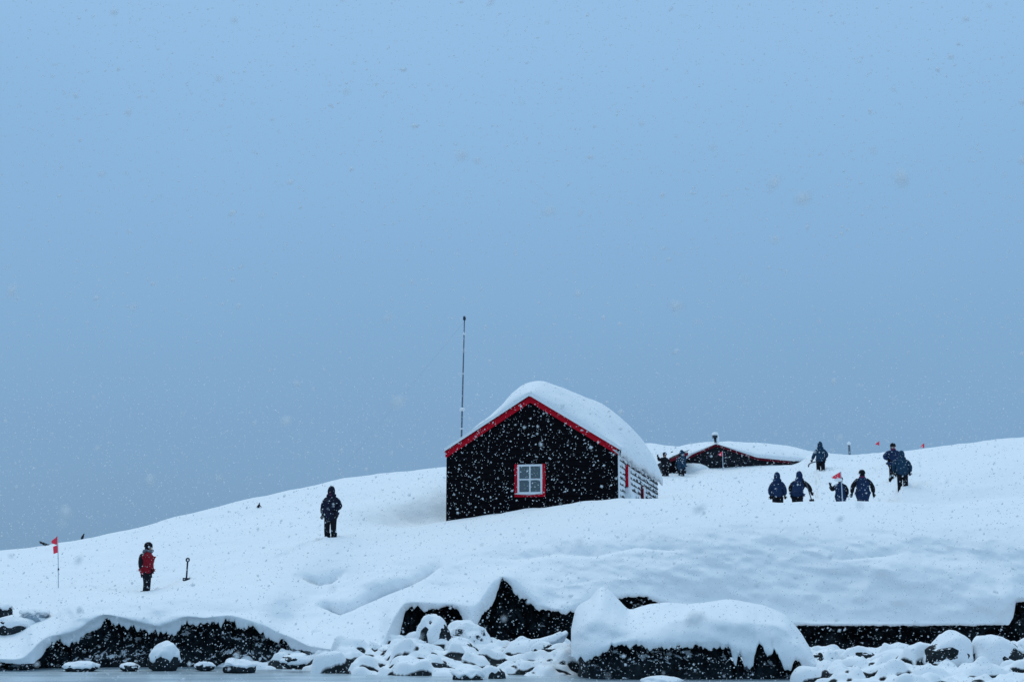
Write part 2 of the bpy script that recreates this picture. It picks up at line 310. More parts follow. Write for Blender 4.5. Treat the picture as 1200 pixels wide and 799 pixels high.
# exact x for the pixel column
py_guess = HOR - (TZ - CAMZ)/TD*F
v = (H_/2 - py_guess)/F
TX = (PX[None, :] - W_/2)/F*TD/(math.cos(PITCH) - v*math.sin(PITCH))
# relief
w_far = np.clip((T - 2.5)/1.0, 0, 1)*np.clip((9.0 - T)/1.5, 0, 1); w_far = w_far[:, None]
w_face = (np.clip((T - 6.3)/1.2, 0, 1)*np.clip((9.3 - T)/.8, 0, 1))[:, None]
TZ = TZ + w_far*((.16*fbm(TX*.16, TD*.20, 3) + .15*np.exp(-((PX - 410)/85)**2)[None, :]*np.clip((T - 6.5)/.6, 0, 1)[:, None]*fbm(TX*.45 + 5, TD*.5, 3)) + .045*fbm(TX*.7, TD*.8, 3))
TD = TD + w_face*(.36*fbm(TX*.32, TZ*.75 + TX*.1, 4, .5) + .10*np.abs(fbm(TX*1.1 + TZ*.5, TZ*2.2, 3)))
# creases where an upper bank slumps over a lower one (polyline px,py ; depth m ; width px above)
PYa = HOR - (TZ - CAMZ)/TD*F
def crease(line, depth, wid, below=3):
    global TD, TZ
    l = np.array(line, float); yl = np.interp(PX, l[:, 0], l[:, 1]); on = np.interp(PX, [l[0, 0] - 14, l[0, 0] + 6, l[-1, 0] - 14, l[-1, 0] + 8], [0, 1, 1, 0])
    d = yl[None, :] - PYa                                # >0 above the line
    w = np.where(d > 0, np.exp(-d/wid), np.exp(d/below))*on[None, :]*(T > 3.5)[:, None]*(T < 8.4)[:, None]
    TD = TD + depth*w; TZ = TZ - depth*.35*w
crease([(383, 708), (398, 713), (412, 708), (422, 703), (450, 691), (480, 680), (512, 664)], .9, 5)
crease([(355, 676), (372, 682), (388, 679), (402, 671)], .45, 5)
crease([(330, 748), (352, 756), (370, 752), (382, 744)], .4, 4)
crease([(600, 655), (650, 648), (700, 650), (745, 640), (800, 644)], .25, 8)
crease([(160, 690), (190, 686), (228, 673)], .18, 3)
crease([(985, 655), (1040, 650), (1060, 648)], .2, 5)
crease([(640, 694), (700, 690)], .25, 7)
# boot holes: trails trodden by the people
def trail(p0_, p1_, n, wob=.25):
    global TZ
    a, b = np.array(p0_, float), np.array(p1_, float)
    for k in range(n):
        q = a + (b - a)*k/max(1, n - 1); nrm = np.array([-(b - a)[1], (b - a)[0]])/np.hypot(*(b - a))
        q = q + nrm*((-1)**k*.13 + rng.normal(0, wob*.3)) + rng.normal(0, .06, 2)
        d2 = ((TX - q[0])/.17)**2 + ((TD - q[1])/.24)**2
        TZ = TZ - .13*np.exp(-d2*1.2) + .035*np.exp(-(np.sqrt(d2) - 1.6)**2*3)
def XY(px, D): p = P(px, 600, D); return (p.x, p.y)
trail(XY(171, 50), XY(224, 51.6), 9); trail(XY(171, 50), XY(90, 50.5), 8); trail(XY(387, 54), XY(330, 53.2), 8); trail(XY(1058, 62.4), XY(1016, 60.3), 7); trail(XY(1048, 67), XY(1090, 74), 16)
trail(XY(912, 60.4), XY(1012, 60.2), 12); trail(XY(962, 76), XY(1000, 74), 7); trail(XY(962, 76), XY(948, 66), 18); trail(XY(1058, 62.4), XY(1130, 63.5), 10)
ground = grid_mesh('snow_ground', TX, TD, TZ, M['snow'])
tag(ground, kind='structure')
bvh = BVHTree.FromPolygons([v.co for v in ground.data.vertices], [tuple(p.vertices) for p in ground.data.polygons])
def gz(x, y):
    h = bvh.ray_cast(Vector((x, y, 60)), Vector((0, 0, -1)))
    return h[0].z if h[0] else 0
def stand(px, D, py=None, what=''):
    p = P(px, py if py else 600, D); z = gz(p.x, p.y)
    if py: print('GROUND %-14s want z %.2f  got %.2f' % (what, p.z, z))
    return Vector((p.x, p.y, z))

# ------------------------------------------------------------------ setting: dark rock shelf under the snow
def rock_wall(name, pxs, D, ztop, zbot, rows, mat, amp=.45, lean=.5, parent=None, seed=0.0, backpush=None):
    pxs = np.asarray(pxs, float); t = np.linspace(0, 1, rows)[:, None]
    Z = ztop[None, :]*(1 - t) + zbot*t
    DD = D[None, :] - lean*t
    X = (pxs[None, :] - W_/2)/F*DD*(1 + .0*t)
    q = fbm(X*.9 + seed, Z*.9 + seed, 5, .55); r_ = np.abs(fbm(X*2.1 + 5 + seed, Z*1.6 + seed, 4, .6))
    step = .6*vnoise(X*2.5 + seed, Z*4.) + .5*np.abs(vnoise(X*5 + Z, Z*6 + seed))
    top = np.clip((1 - t*4), 0, 1)
    DD = DD + np.maximum(amp*(.75*q + .6*r_ - .2) + .35*amp*step, -.30 - .25*(1 - top)) + top*.25
    X = X + .12*vnoise(X*3 + 4, Z*3)
    return grid_mesh(name, X, DD, Z, mat, parent, smooth=False)
pr = np.concatenate([np.arange(-300, 40, 8), np.arange(40, 355, 1.6)])
ld = np.interp(pr, PX, lip_d); lz = np.interp(pr, PX, zl)
tag(rock_wall('rock_shelf', pr, ld + .55, lz + .10, -.6, 46, M['rock_icy'], .35, .5), kind='structure')
pr = np.concatenate([np.arange(352, 1240, 2.2), np.arange(1240, 2100, 12)])
ld = np.interp(pr, PX, lip_d); lz = np.interp(pr, PX, zl)
tag(rock_wall('rock_shelf', pr, ld + 1.1, lz + .12, -.5, 52, M['rock_dark'], .62, .3, seed=11.), kind='structure')

# ------------------------------------------------------------------ shore rubble: snow-buried stones nobody could count
gx = np.concatenate([np.arange(-9, 16, .05), np.arange(16, 40, .5)]); gy = np.arange(33, 46.6, .05)
GX, GY = np.meshgrid(gx, gy)
pxg = 600 + F*GX/GY
shore = np.interp(pxg, [250, 345, 400, 500, 640, 700, 760, 850, 900, 940, 1000, 1300], [44.5, 43.0, 40.6, 39.7, 39.3, 40.5, 43.5, 43.5, 41.5, 37.0, 34.8, 33.5])
shore = shore + .6*fbm(GX*.5, GX*0 + 1.7, 3)
rise = np.interp(pxg, [300, 700, 940, 1200], [.16, .17, .075, .07])
topz = np.interp(pxg, [300, 360, 470, 500, 560, 690, 940, 1200], [.2, .6, .62, .50, .30, .12, .10, .10])
base = np.clip((GY - shore)*rise*1.6, -.5, None); base = np.where(base > topz, topz + (base - topz)*.15, base)
H = base + .05*fbm(GX*1.3, GY*1.3, 3)
nb = 0
for k in range(4200):
    bx_, by_ = rng.uniform(-8.5, 15.5), rng.uniform(33.6, 46)
    p_ = 600 + F*bx_/by_; sh = np.interp(p_, [250, 345, 400, 500, 640, 700, 760, 850, 900, 940, 1000, 1300], [44.5, 43.0, 40.6, 39.7, 39.3, 40.5, 43.5, 43.5, 41.5, 37.0, 34.8, 33.5])
    if by_ < sh - .2 or (700 < p_ < 925): continue
    rr = rng.choice([.10, .16, .24, .36], p=[.35, .35, .2, .1])*rng.uniform(.8, 1.25); ex = rng.uniform(.9, 1.5); sq = rng.uniform(.55, 1.0)
    i0, i1 = np.searchsorted(gx, [bx_ - rr*ex - .05, bx_ + rr*ex + .05]); j0, j1 = np.searchsorted(gy, [by_ - rr - .05, by_ + rr + .05])
    if i1 - i0 < 2 or j1 - j0 < 2: continue
    sx = GX[j0:j1, i0:i1]; sy_ = GY[j0:j1, i0:i1]
    q = 1 - ((sx - bx_)/(rr*ex))**2 - ((sy_ - by_)/rr)**2
    bz = H[(j0+j1)//2, (i0+i1)//2]
    h = bz + rr*sq*(np.sqrt(np.clip(q, 0, 1)) - .40) + .05*vnoise(sx*5, sy_*5) + .025*vnoise(sx*12, sy_*12)
    H[j0:j1, i0:i1] = np.where(q > 0, np.maximum(H[j0:j1, i0:i1], np.minimum(h, bz + rr*.8)), H[j0:j1, i0:i1])
H = np.where(GX > 15.9, base, H)
def box_blur(a, k):
    for ax in (0, 1):
        p = np.concatenate([np.repeat(a.take([0], ax), k, ax), a, np.repeat(a.take([-1], ax), k, ax)], ax); c = np.cumsum(p, ax); n_ = a.shape[ax]
        c = np.concatenate([np.zeros_like(c.take([0], ax)), c], ax); a = (c.take(np.arange(2*k+1, n_ + 2*k+1), ax) - c.take(np.arange(0, n_), ax))/(2*k+1)
    return a
H = box_blur(H, 1)
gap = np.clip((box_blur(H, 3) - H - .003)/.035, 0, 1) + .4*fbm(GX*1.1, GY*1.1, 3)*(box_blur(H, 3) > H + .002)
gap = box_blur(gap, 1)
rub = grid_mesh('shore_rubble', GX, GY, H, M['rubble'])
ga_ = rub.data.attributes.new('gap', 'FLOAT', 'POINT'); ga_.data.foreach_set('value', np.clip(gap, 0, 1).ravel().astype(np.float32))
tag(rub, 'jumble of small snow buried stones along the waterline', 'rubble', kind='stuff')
rbvh = BVHTree.FromPolygons([v.co for v in rub.data.vertices], [tuple(p.vertices) for p in rub.data.polygons])
def rz(x, y):
    h = rbvh.ray_cast(Vector((x, y, 60)), Vector((0, 0, -1))); return h[0].z if h[0] else 0

# ------------------------------------------------------------------ front outcrop with its dome of snow
def outcrop():
    root = empty('rock_outcrop', P(820, 790, 37.6)); inv = -root.location
    tag(root, 'large dark outcrop at the water under a broad snow dome with pointed left peak', 'rock outcrop')
    px = np.arange(668, 956, 1.5)
    top = np.array([(668, 735), (674, 712), (690, 700), (704, 687), (712, 691), (724, 703), (736, 714), (750, 710), (775, 706), (800, 708), (820, 705), (850, 703.5), (880, 706), (900, 712), (915, 720), (927, 733), (937, 750), (946, 768), (956, 790)], float)
    brow = np.array([(668, 745), (690, 728), (715, 732), (750, 740), (790, 730), (820, 724), (850, 728), (890, 732), (915, 742), (935, 762), (956, 793)], float)
    lip = np.array([(668, 770), (688, 772), (700, 768), (712, 758), (735, 756), (765, 761), (795, 758), (838, 758), (848, 756), (851, 764), (854, 779), (857, 782), (860, 771), (862, 766), (866, 786), (872, 796), (876, 793), (878, 768), (882, 757), (887, 758), (890, 768), (893, 774), (896, 772), (900, 764), (905, 766), (909, 780), (914, 797), (919, 795), (922, 782), (925, 776), (929, 777), (933, 787), (938, 796), (946, 792), (956, 797)], float)
    ty = pchip(top[:, 0], top[:, 1], px); by = pchip(brow[:, 0], brow[:, 1], px); ly0 = np.interp(px, lip[:, 0], lip[:, 1]); ly0 = np.where(px > 845, 757 + (np.minimum(ly0, 790) - 757)*.8, ly0); ly = ly0 + 2.4*fbm(px/5., px*0, 4, .75); lys = np.convolve(np.pad(ly0, 10, mode='edge'), np.ones(21)/21, 'valid')
    sg = np.clip(np.minimum((px - 668)/30., (956 - px)/45.), 0, 1); rd = 1 - np.sqrt(np.clip(1 - (1 - sg)**2, 0, 1))     # sides curve back
    dT = 40.3 + rd*.6; dB = 37.6 + rd*1.4; dL = 37.4 + rd*1.5
    rowsD = [dT + 2.0, dT + .8, dT, dB, dL - .08, dL, dL + .3, dL + 1.2]
    z = [Pn(px, ty, dT)[2] - 1.1, Pn(px, ty, dT)[2] - .25, Pn(px, ty, dT)[2], Pn(px, by, dB)[2], Pn(px, np.minimum(lys - 6, ly - 4), dL)[2], Pn(px, ly, dL)[2], Pn(px, ly, dL)[2] + .02, Pn(px, ly, dL)[2] + .1]
    sg_ = [4, 6, 14, 22, 5, 4, 4]; t = np.concatenate([k + np.arange(n)/n for k, n in enumerate(sg_)] + [[7]])
    DD = pchip(np.arange(8), np.array(rowsD), t); ZZ = pchip(np.arange(8), np.array(z), t)
    shx = np.clip(ly - 760, 0, 40)*.0*np.clip((px - 845)/12, 0, 1)*np.clip((950 - px)/10, 0, 1); shr = np.interp(t, [0, 3, 3.6, 4, 7], [0, 0, .5, 1, 1])[:, None]
    X = (px[None, :] + shx[None, :]*shr - 600)/F*DD
    w = (np.clip((t - 1)/.8, 0, 1)*np.clip((4.3 - t)/1., 0, 1))[:, None]
    DD = DD + w*.16*fbm(X*.9, ZZ*1.4, 3); ZZ = ZZ + w*.04*fbm(X*1.2, DD*1.2, 3)
    grid_mesh('snow_cap', X + inv.x, DD + inv.y, ZZ + inv.z, M['snow_soft'], root)
    pr = np.arange(676, 958, 1.6); sg = np.clip(np.minimum((pr - 676)/26., (958 - pr)/40.), 0, 1); rd = 1 - np.sqrt(np.clip(1 - (1 - sg)**2, 0, 1))
    lz_ = np.interp(pr, px, z[5]) + .08
    o = rock_wall('rock_face', pr, 37.95 + rd*1.6, lz_, -.7, 40, M['rock'], .22, .55, root, 23.); o.location = inv
    return root
outcrop()

# ------------------------------------------------------------------ single boulders with their own snow caps
def boulder(px, py, D, wpx, hpx, label, seed, capf=.78, mat='rock', group=None, name='boulder', lift=0, peak=1.0, sharp=True):
    """px,py: middle of its visible base; wpx,hpx: size in the photograph"""
    p = P(px, py, D); s = D/F; rx, hz = wpx*s/2, hpx*s
    root = empty(name, p, rng.uniform(-.3, .3)); tag(root, label, 'boulder', group)
    ry = rx*rng.uniform(.75, 1.0)
    capped = capf > .2
    bm = blob_bm(rx*.97, ry*.97, hz*(.62 if capped else .85), 3 if capped else 4, .16 if capped else .22, 1.6, seed, sharp)
    bmesh.ops.translate(bm, verts=bm.verts, vec=(0, 0, hz*.25)); bm_obj('rock', bm, M[mat], root, False)
    if not capped: return root
    cz = hz*(1 - capf)
    skew = rng.uniform(-.25, .25)
    bm = bmesh.new(); bmesh.ops.create_icosphere(bm, subdivisions=4, radius=1)
    for v in bm.verts:
        n = v.co.normalized(); a = math.atan2(n.y, n.x)
        nn = noise.fractal(n*1.7 + Vector((seed, 2, 1)), 1, 2, 3)
        r = 1.02 + .15*nn
        z = n.z
        if z < 0:
            z *= .10; r *= .985 - .05*(1 + z*10)
            drip = noise.noise(Vector((math.cos(a)*2.5 + seed, math.sin(a)*2.5, 3)))*.28 + noise.noise(Vector((math.cos(a)*7 + seed, math.sin(a)*7, 8)))*.12
        else:
            drip = (noise.noise(Vector((math.cos(a)*2.5 + seed, math.sin(a)*2.5, 3)))*.28 + noise.noise(Vector((math.cos(a)*7 + seed, math.sin(a)*7, 8)))*.12)*(1 - z)**2
            z = z**peak
        z *= r*(1 + .12*noise.noise(Vector((n.x*1.6 + seed*2, n.y*1.6, 5))))
        v.co = Vector((n.x*rx*r + z*rx*skew, n.y*ry*r, cz + z*hz*capf + drip*hz))
    bm_obj('snow_cap', bm, M['snow_soft'], root, True)
    return root
B = [
 (508, 760, 43.2, 40, 38, 'tall rounded hump of snow on a boulder before the left dark cave', .97),
 (546, 762, 44.4, 56, 30, 'frost dusted grey rock between the two black caves', .12),
 (612, 768, 44.6, 40, 18, 'icy grey rock streaked white at the foot of the larger black cave', .10),
 (484, 768, 42.6, 34, 20, 'low snowy stone left of the tall rounded hump', .9),
 (540, 768, 42.8, 40, 20, 'snowy stone at the right foot of the tall rounded hump', .92),
 (192, 781, 42.1, 36, 27, 'snow arched boulder with a dark hollow against the left dark rock face', .72),
 (281, 787, 41.0, 38, 15, 'dark boulder with thin snow top at the right end of the left rock face', .55),
 (95, 784, 41.8, 40, 10, 'flat snowy stone in the water at the left end of the dark rock face', .75),
 (152, 784, 41.8, 22, 8, 'small flat snowy stone in the water below the red jacket', .75),
 (240, 783, 41.9, 24, 8, 'small flat snowy stone between two boulders below the shovel', .75),
 (18, 741, 44.6, 48, 20, 'pale snowy slab at the left edge of the shore', .7),
 (40, 732, 44.9, 34, 20, 'bare grey boulder beside the pale slab near the left edge', .35),
 (4, 722, 45.1, 20, 15, 'dark rock under snow at the far left edge', .4),
 (345, 778, 41.6, 34, 12, 'flat snowy stone where the left dark rock face ends', .85),
 (410, 765, 42.8, 20, 12, 'dark stone showing in the gully of snow below the crease', .35),
 (435, 768, 42.6, 26, 15, 'round snowy stone right of the dark gully stone', .85),
 (660, 778, 41.4, 60, 24, 'wide snowy boulder beside the large outcrop before the black cave', .85),
 (638, 766, 42.2, 30, 14, 'knob of snow on a stone at the right end of the black cave', .9),
 (548, 803, 37.6, 36, 20, 'dark wet boulder with a streak of snow at the bottom of the picture', .4),
 (578, 800, 38.2, 30, 20, 'white block of snow beside the dark wet boulder', .95),
 (775, 806, 36.6, 48, 14, 'snow topped stone at the foot of the large outcrop', .5),
 (965, 783, 41.0, 40, 22, 'round snowy stone touching the right side of the large outcrop', .92),
 (1006, 778, 41.2, 40, 20, 'snowy hump second right of the large outcrop', .92),
 (1052, 782, 40.4, 64, 20, 'wide low snowy stone before the dark band under the bank', .92),
 (1112, 785, 39.4, 60, 40, 'tall rounded snowy boulder before the dark band under the bank', .8),
 (1170, 785, 39.4, 62, 38, 'tall round snowy boulder near the right edge', .8),
 (1140, 780, 40.0, 40, 24, 'snowy saddle stone between the two tall rounded boulders', .9),
 (1205, 775, 40.4, 34, 26, 'snow capped dark boulder cut by the right edge', .6),
 (1000, 801, 37.2, 46, 18, 'snowy stone low in the rubble right of the outcrop', .8),
 (1085, 803, 36.8, 50, 20, 'snowy stone with a dark flank at the bottom right', .75),
 (1150, 806, 36.6, 44, 20, 'snowy stone with a dark hollow below the two tall boulders', .7),
]
for i, (px, py, D, w, h, lab, cf) in enumerate(B):
    boulder(px, py, D, w, h, lab, i + 1, cf, 'rock_frost' if ('frost' in lab or 'icy' in lab) else 'rock_grey' if 'grey' in lab else 'rock', 'snow capped boulders along the shore')
# tapering snow-dusted spur of rock leaning up before the black cave
p0 = P(604, 770, 43.8); root = empty('rock_spur', p0); tag(root, 'tapering snow dusted grey spur slanting up before the black cave', 'rock')
q = [P(598, 772, 43.6), P(618, 766, 43.8), P(636, 760, 43.9), P(650, 752, 44.0), (P(658, 746, 44.1)), P(664, 740, 44.2)]
bm = bmesh.new(); add_tube(bm, [a - p0 for a in q], [.42, .34, .26, .17, .13, .07], 12)
for v_ in bm.verts: v_.co += Vector((0, 0, .05*noise.noise(v_.co*4)))
bm_obj('rock', bm, M['rock_grey'], root, True)
bm = bmesh.new(); add_tube(bm, [a - p0 + Vector((0, 0, .10)) for a in q[:-1]], [.40, .31, .22, .13, .08], 12); bm_obj('snow_cap', bm, M['snow_soft'], root, True)

# ------------------------------------------------------------------ main hut
VX, VY = .2074, .9783
A = P(722.5, 527, 58.0)                     # right front eave corner
HW, HL = 6.86, 14.1
ang = math.atan2(-VX, VY)
LF = Vector((A.x - VY*HW, A.y + VX*HW, 0))  # left front corner (ground plan)
EZ = A.z                                     # eave height (world)
HB = 3.6                                     # buried foot of the walls
hut = empty('wooden_hut', (LF.x, LF.y, HB), ang)
tag(hut, 'near black wooden hut with red gable trim, white four pane window and deep roof snow', 'hut')
ez = EZ - HB; pkz = P(622, 467, 58.7).z - HB; half = HW/2
def roofz(x): return ez + (pkz - ez)*(1 - abs(x - half)/half)
print('eave', EZ, 'peak', pkz + HB)
# wall core
vs = [(0, 0, 0), (HW, 0, 0), (HW, 0, ez), (half, 0, pkz), (0, 0, ez)]
vb = [(x, HL, z) for x, _, z in vs]; vs = [(x + (.03 if x == 0 else -.03 if x == HW else 0), .03, z - .02) for x, y, z in vs] + [(x + (.03 if x == 0 else -.03 if x == HW else 0), y, z - .02) for x, y, z in vb]
mesh('wall', vs, [(0, 1, 2, 3, 4), (9, 8, 7, 6, 5), (0, 5, 6, 1), (1, 6, 7, 2), (2, 7, 8, 3), (3, 8, 9, 4), (4, 9, 5, 0)], M['tar'], hut)
# window opening
wx0, wx1 = (604 - 523.5)/199*HW, (640 - 523.5)/199*HW
wz0, wz1 = P(622, 582, 58.7).z - HB, P(622, 543.5, 58.7).z - HB
pitch = .235
k = 0; z = 0
def front_board(x0, x1, x2, x3, z0, z1):   # bottom x0..x1, top x2..x3
    v = [(x0, -.045, z0), (x1, -.045, z0), (x3, -.012, z1), (x2, -.012, z1), (x0, .028, z0), (x1, .028, z0), (x3, .028, z1), (x2, .028, z1)]
    mesh('weatherboard', v, [(0, 1, 2, 3), (0, 4, 5, 1), (3, 2, 6, 7), (0, 3, 7, 4), (1, 5, 6, 2), (4, 7, 6, 5)], M['tar'], hut)
while z < pkz - .05:
    z0, z1 = z + .004, min(z + pitch + .01, pkz)
    def xl(zz): return 0 if zz <= ez else half*(zz - ez)/(pkz - ez)
    a0, a1 = xl(z0), xl(z1)
    if z1 > wz0 and z0 < wz1:
        front_board(a0, wx0, a1, wx0, z0, z1); front_board(wx1, HW - a0, wx1, HW - a1, z0, z1)
    else: front_board(a0, HW - a0, a1, HW - a1, z0, z1)
    z += pitch
# side boards, right
z = 0
while z < ez - .1:
    z0, z1 = z + .004, min(z + pitch + .012, ez - .02)
    n = 1
    v = [(HW + .05, .02, z0), (HW + .05, HL, z0), (HW + .012, HL, z1), (HW + .012, .02, z1), (HW - .028, .02, z0), (HW - .028, HL, z0), (HW - .028, HL, z1), (HW - .028, .02, z1)]
    o = mesh('weatherboard', v, [(0, 1, 2, 3), (0, 4, 5, 1), (3, 2, 6, 7), (0, 3, 7, 4), (1, 5, 6, 2)], M['crust'], hut)
    uv = o.data.uv_layers.new(name='UVMap')
    uvs = {0: (0, 0), 1: (1, 0), 2: (1, 1), 3: (0, 1), 4: (0, -1), 5: (1, -1), 6: (1, 1), 7: (0, 1)}
    for lp in o.data.loops: uv.data[lp.index].uv = uvs[lp.vertex_index]
    z += pitch
box('corner_board', HW - .12, HW + .055, -.055, .0195, 0, ez - .05, M['tar'], hut)
box('corner_board', HW + .052, HW + .085, -.05, .26, 0, ez - .05, M['white'], hut)
box('corner_board', -.02, .12, -.055, .0195, 0, ez - .05, M['tar'], hut)
# roof slabs with overhang
OV = .28
sl = (pkz - ez)/half
def slab(x0, x1, zoff, th, y0, y1, name, mat):
    za = lambda x: ez + sl*(half - abs(x - half)) + zoff
    v = [(x0, y0, za(x0)), (x1, y0, za(x1)), (x1, y1, za(x1)), (x0, y1, za(x0))]; v += [(x, y, zz + th) for x, y, zz in v]
    return mesh(name, v, [(0, 3, 2, 1), (4, 5, 6, 7), (0, 1, 5, 4), (1, 2, 6, 5), (2, 3, 7, 6), (3, 0, 4, 7)], mat, hut)
slab(-.04, half, .0, .07, -.06, HL + .2, 'roof', M['tar']); slab(half, HW + .14, .0, .07, -.06, HL + .2, 'roof', M['tar'])
# red barge boards
for x0, x1 in ((-.05, half), (half, HW + .07)):
    za = lambda x: ez + sl*(half - abs(x - half))
    v = [(x0, -.13, za(x0) - .17), (x1, -.13, za(x1) - .17), (x1, -.13, za(x1) + .09), (x0, -.13, za(x0) + .09)]; v += [(x, -.062, zz) for x, y, zz in v]
    o = mesh('barge_board', v, [(0, 1, 2, 3), (4, 7, 6, 5), (0, 4, 5, 1), (1, 5, 6, 2), (2, 6, 7, 3), (3, 7, 4, 0)], M['red'], hut)
# front window
wn = mesh('window', [], [], M['white'], hut)
bm = bmesh.new(); t_ = .075; rt = .12
ix0, ix1, iz0, iz1 = wx0 + rt, wx1 - rt, wz0 + rt*.8, wz1 - .02
wn.data = bpy.data.meshes.new('window'); 
for a in ((ix0, ix0 + t_, iz0, iz1), (ix1 - t_, ix1, iz0, iz1), (ix0 + t_, ix1 - t_, iz0, iz0 + t_*1.3), (ix0 + t_, ix1 - t_, iz1 - t_, iz1)):
    add_box(bm, a[0], a[1], -.075, .0, a[2], a[3])
bm.to_mesh(wn.data); bm.free(); wn.data.materials.append(M['white'])
cx_, cz_ = (ix0 + ix1)/2, (iz0 + iz1)/2
box('glazing_bar', cx_ - .028, cx_ + .028, -.068, -.01, iz0 + t_*1.3, iz1 - t_, M['white'], wn)
box('glazing_bar', ix0 + t_, cx_ - .028, -.066, -.012, cz_ - .028, cz_ + .028, M['white'], wn)
box('glazing_bar', cx_ + .028, ix1 - t_, -.066, -.012, cz_ - .028, cz_ + .028, M['white'], wn)
for a0, a1 in ((ix0 + t_, cx_ - .028), (cx_ + .028, ix1 - t_)):
    for b0, b1 in ((iz0 + t_*1.3, cz_ - .028), (cz_ + .028, iz1 - t_)): box('pane', a0, a1, -.034, -.028, b0, b1, M['glass'], wn)
# curtain: waved sheet behind the panes
cxs = np.linspace(ix0, ix1, 60); czs = np.array([iz0, iz0 + .35, cz_ + .12, cz_ + .2, iz1 - .2, iz1]); CXX, CZZ = np.meshgrid(cxs, czs)
grid_mesh('curtain', CXX, .012 + .006*np.sin(CXX*60) + 0*CZZ, CZZ, M['curtain'], wn)
for a in ((wx0, ix0 - .002, wz0, wz1), (ix1 + .002, wx1, wz0, wz1), (ix0 - .002, ix1 + .002, wz0, iz0 - .002)): box('window_trim', a[0], a[1], -.06, 0, a[2], a[3], M['red'], hut)
bm = blob_bm(.5, .07, .05, 3, .3, 2, 3); bmesh.ops.translate(bm, verts=bm.verts, vec=(cx_ - .05, -.09, iz0 + .03)); bm_obj('sill_snow', bm, M['snow_soft'], hut, True)
# side windows, almost plastered over: the red reveal stands out
for t0, za_, zb_, wd in ((2.25, 6.45, 7.32, 1.0), (7.35, 5.7, 6.85, 1.0)):
    sw = box('window', HW + .052, HW + .09, t0 + .12, t0 + wd - .12, za_ - HB, zb_ - HB, M['white'], hut)
    box('window_trim', HW + .052, HW + .15, t0, t0 + .118, za_ - HB, zb_ - HB, M['red' if t0 < 5 else 'darkred'], sw)
    box('window_trim', HW + .052, HW + .12, t0 + wd - .118, t0 + wd, za_ - HB, zb_ - HB, M['white'], sw)
bm = blob_bm(.35, .6, .75, 3, .2, 2, 5); bmesh.ops.translate(bm, verts=bm.verts, vec=(HW + .1, 2.5, 5.7 - HB)); bm_obj('wall_snow', bm, M['snow_soft'], hut, True)
# deep roof snow: cross-sections along the ridge
sN, tN = 90, 110
tt = np.concatenate([[-.30, -.32, -.30, -.22, -.1], np.linspace(.05, HL + .1, tN), [HL + .4, HL + .55, HL + .5, HL + .3]])
ss = np.linspace(-1.02, 1.075, sN)
S, TT = np.meshgrid(ss, tt)
ridge_th = pchip(np.array([-.3, .05, .5, 1.2, 3, 7, 11, 14.6]), np.array([.40, .56, .80, 1.15, 1.46, 1.72, 1.95, 1.95]), TT.ravel()).reshape(TT.shape)
left_th = pchip(np.array([-1.02, -.95, -.7, -.45, -.3, -.15, 0., .001]), np.array([.22, .32, .44, .70, .98, 1.14, 1.10, 1.10]), S.ravel()).reshape(S.shape)
right_th = pchip(np.array([0, .3, .55, .75, .92, 1.02, 1.08]), np.array([1.10, 1.06, .98, .84, .58, .36, .12]), S.ravel()).reshape(S.shape)
prof = np.where(S < 0, left_th, right_th)
flo = np.where(S < 0, np.interp(S, [-1.08, 0], [.12, .3]), .3)
th = ridge_th*prof
fr = np.clip((TT + .32)/.5, 0, 1); fr = np.sqrt(1 - (1 - fr)**2)
bk = np.clip((HL + .55 - TT)/.9, 0, 1); bk = np.sqrt(1 - (1 - bk)**2)
th = np.maximum(th, .16)*(.35 + .65*fr)*bk
w_r = np.interp(TT, [-.4, .2, 2.5], [.10, .14, .32]); rid_soft = half*(np.sqrt(S*S + w_r*w_r) - np.abs(S))
XS = half + S*half
ZR = ez + .075 + sl*half*(1 - np.abs(S))
TOPZ = ZR + np.maximum(th - rid_soft*sl*fr, .12) + .05*fbm(XS*.8 + 3, TT*.5, 3)*bk + .02*fbm(XS*3, TT*3, 2)
TOPZ[0] = ZR[0] + .01; TOPZ[-1] = ZR[-1] + .01
edge = .06*fbm(TT*1.4, TT*0 + 2, 4, .6)
XS2 = XS + np.where(S > .95, (S - .95)/.18, 0)*edge*2
# underside ring closing the sheet
X_all = np.concatenate([(XS2[:, :1]), XS2, XS2[:, -1:] - .02, XS2[:, -1:] - .35], axis=1)
hang = .16 + .10*fbm(TT[:, :1]*2.3, TT[:, :1]*0, 4, .6)
Z_all = np.concatenate([ZR[:, :1] - .01, TOPZ, ZR[:, -1:] - hang, ZR[:, -1:] - .02 + .1], axis=1)
Y_all = np.concatenate([TT[:, :1], TT, TT[:, :1], TT[:, :1]], axis=1)
grid_mesh('roof_snow', X_all, Y_all, Z_all, M['snow_soft'], hut)

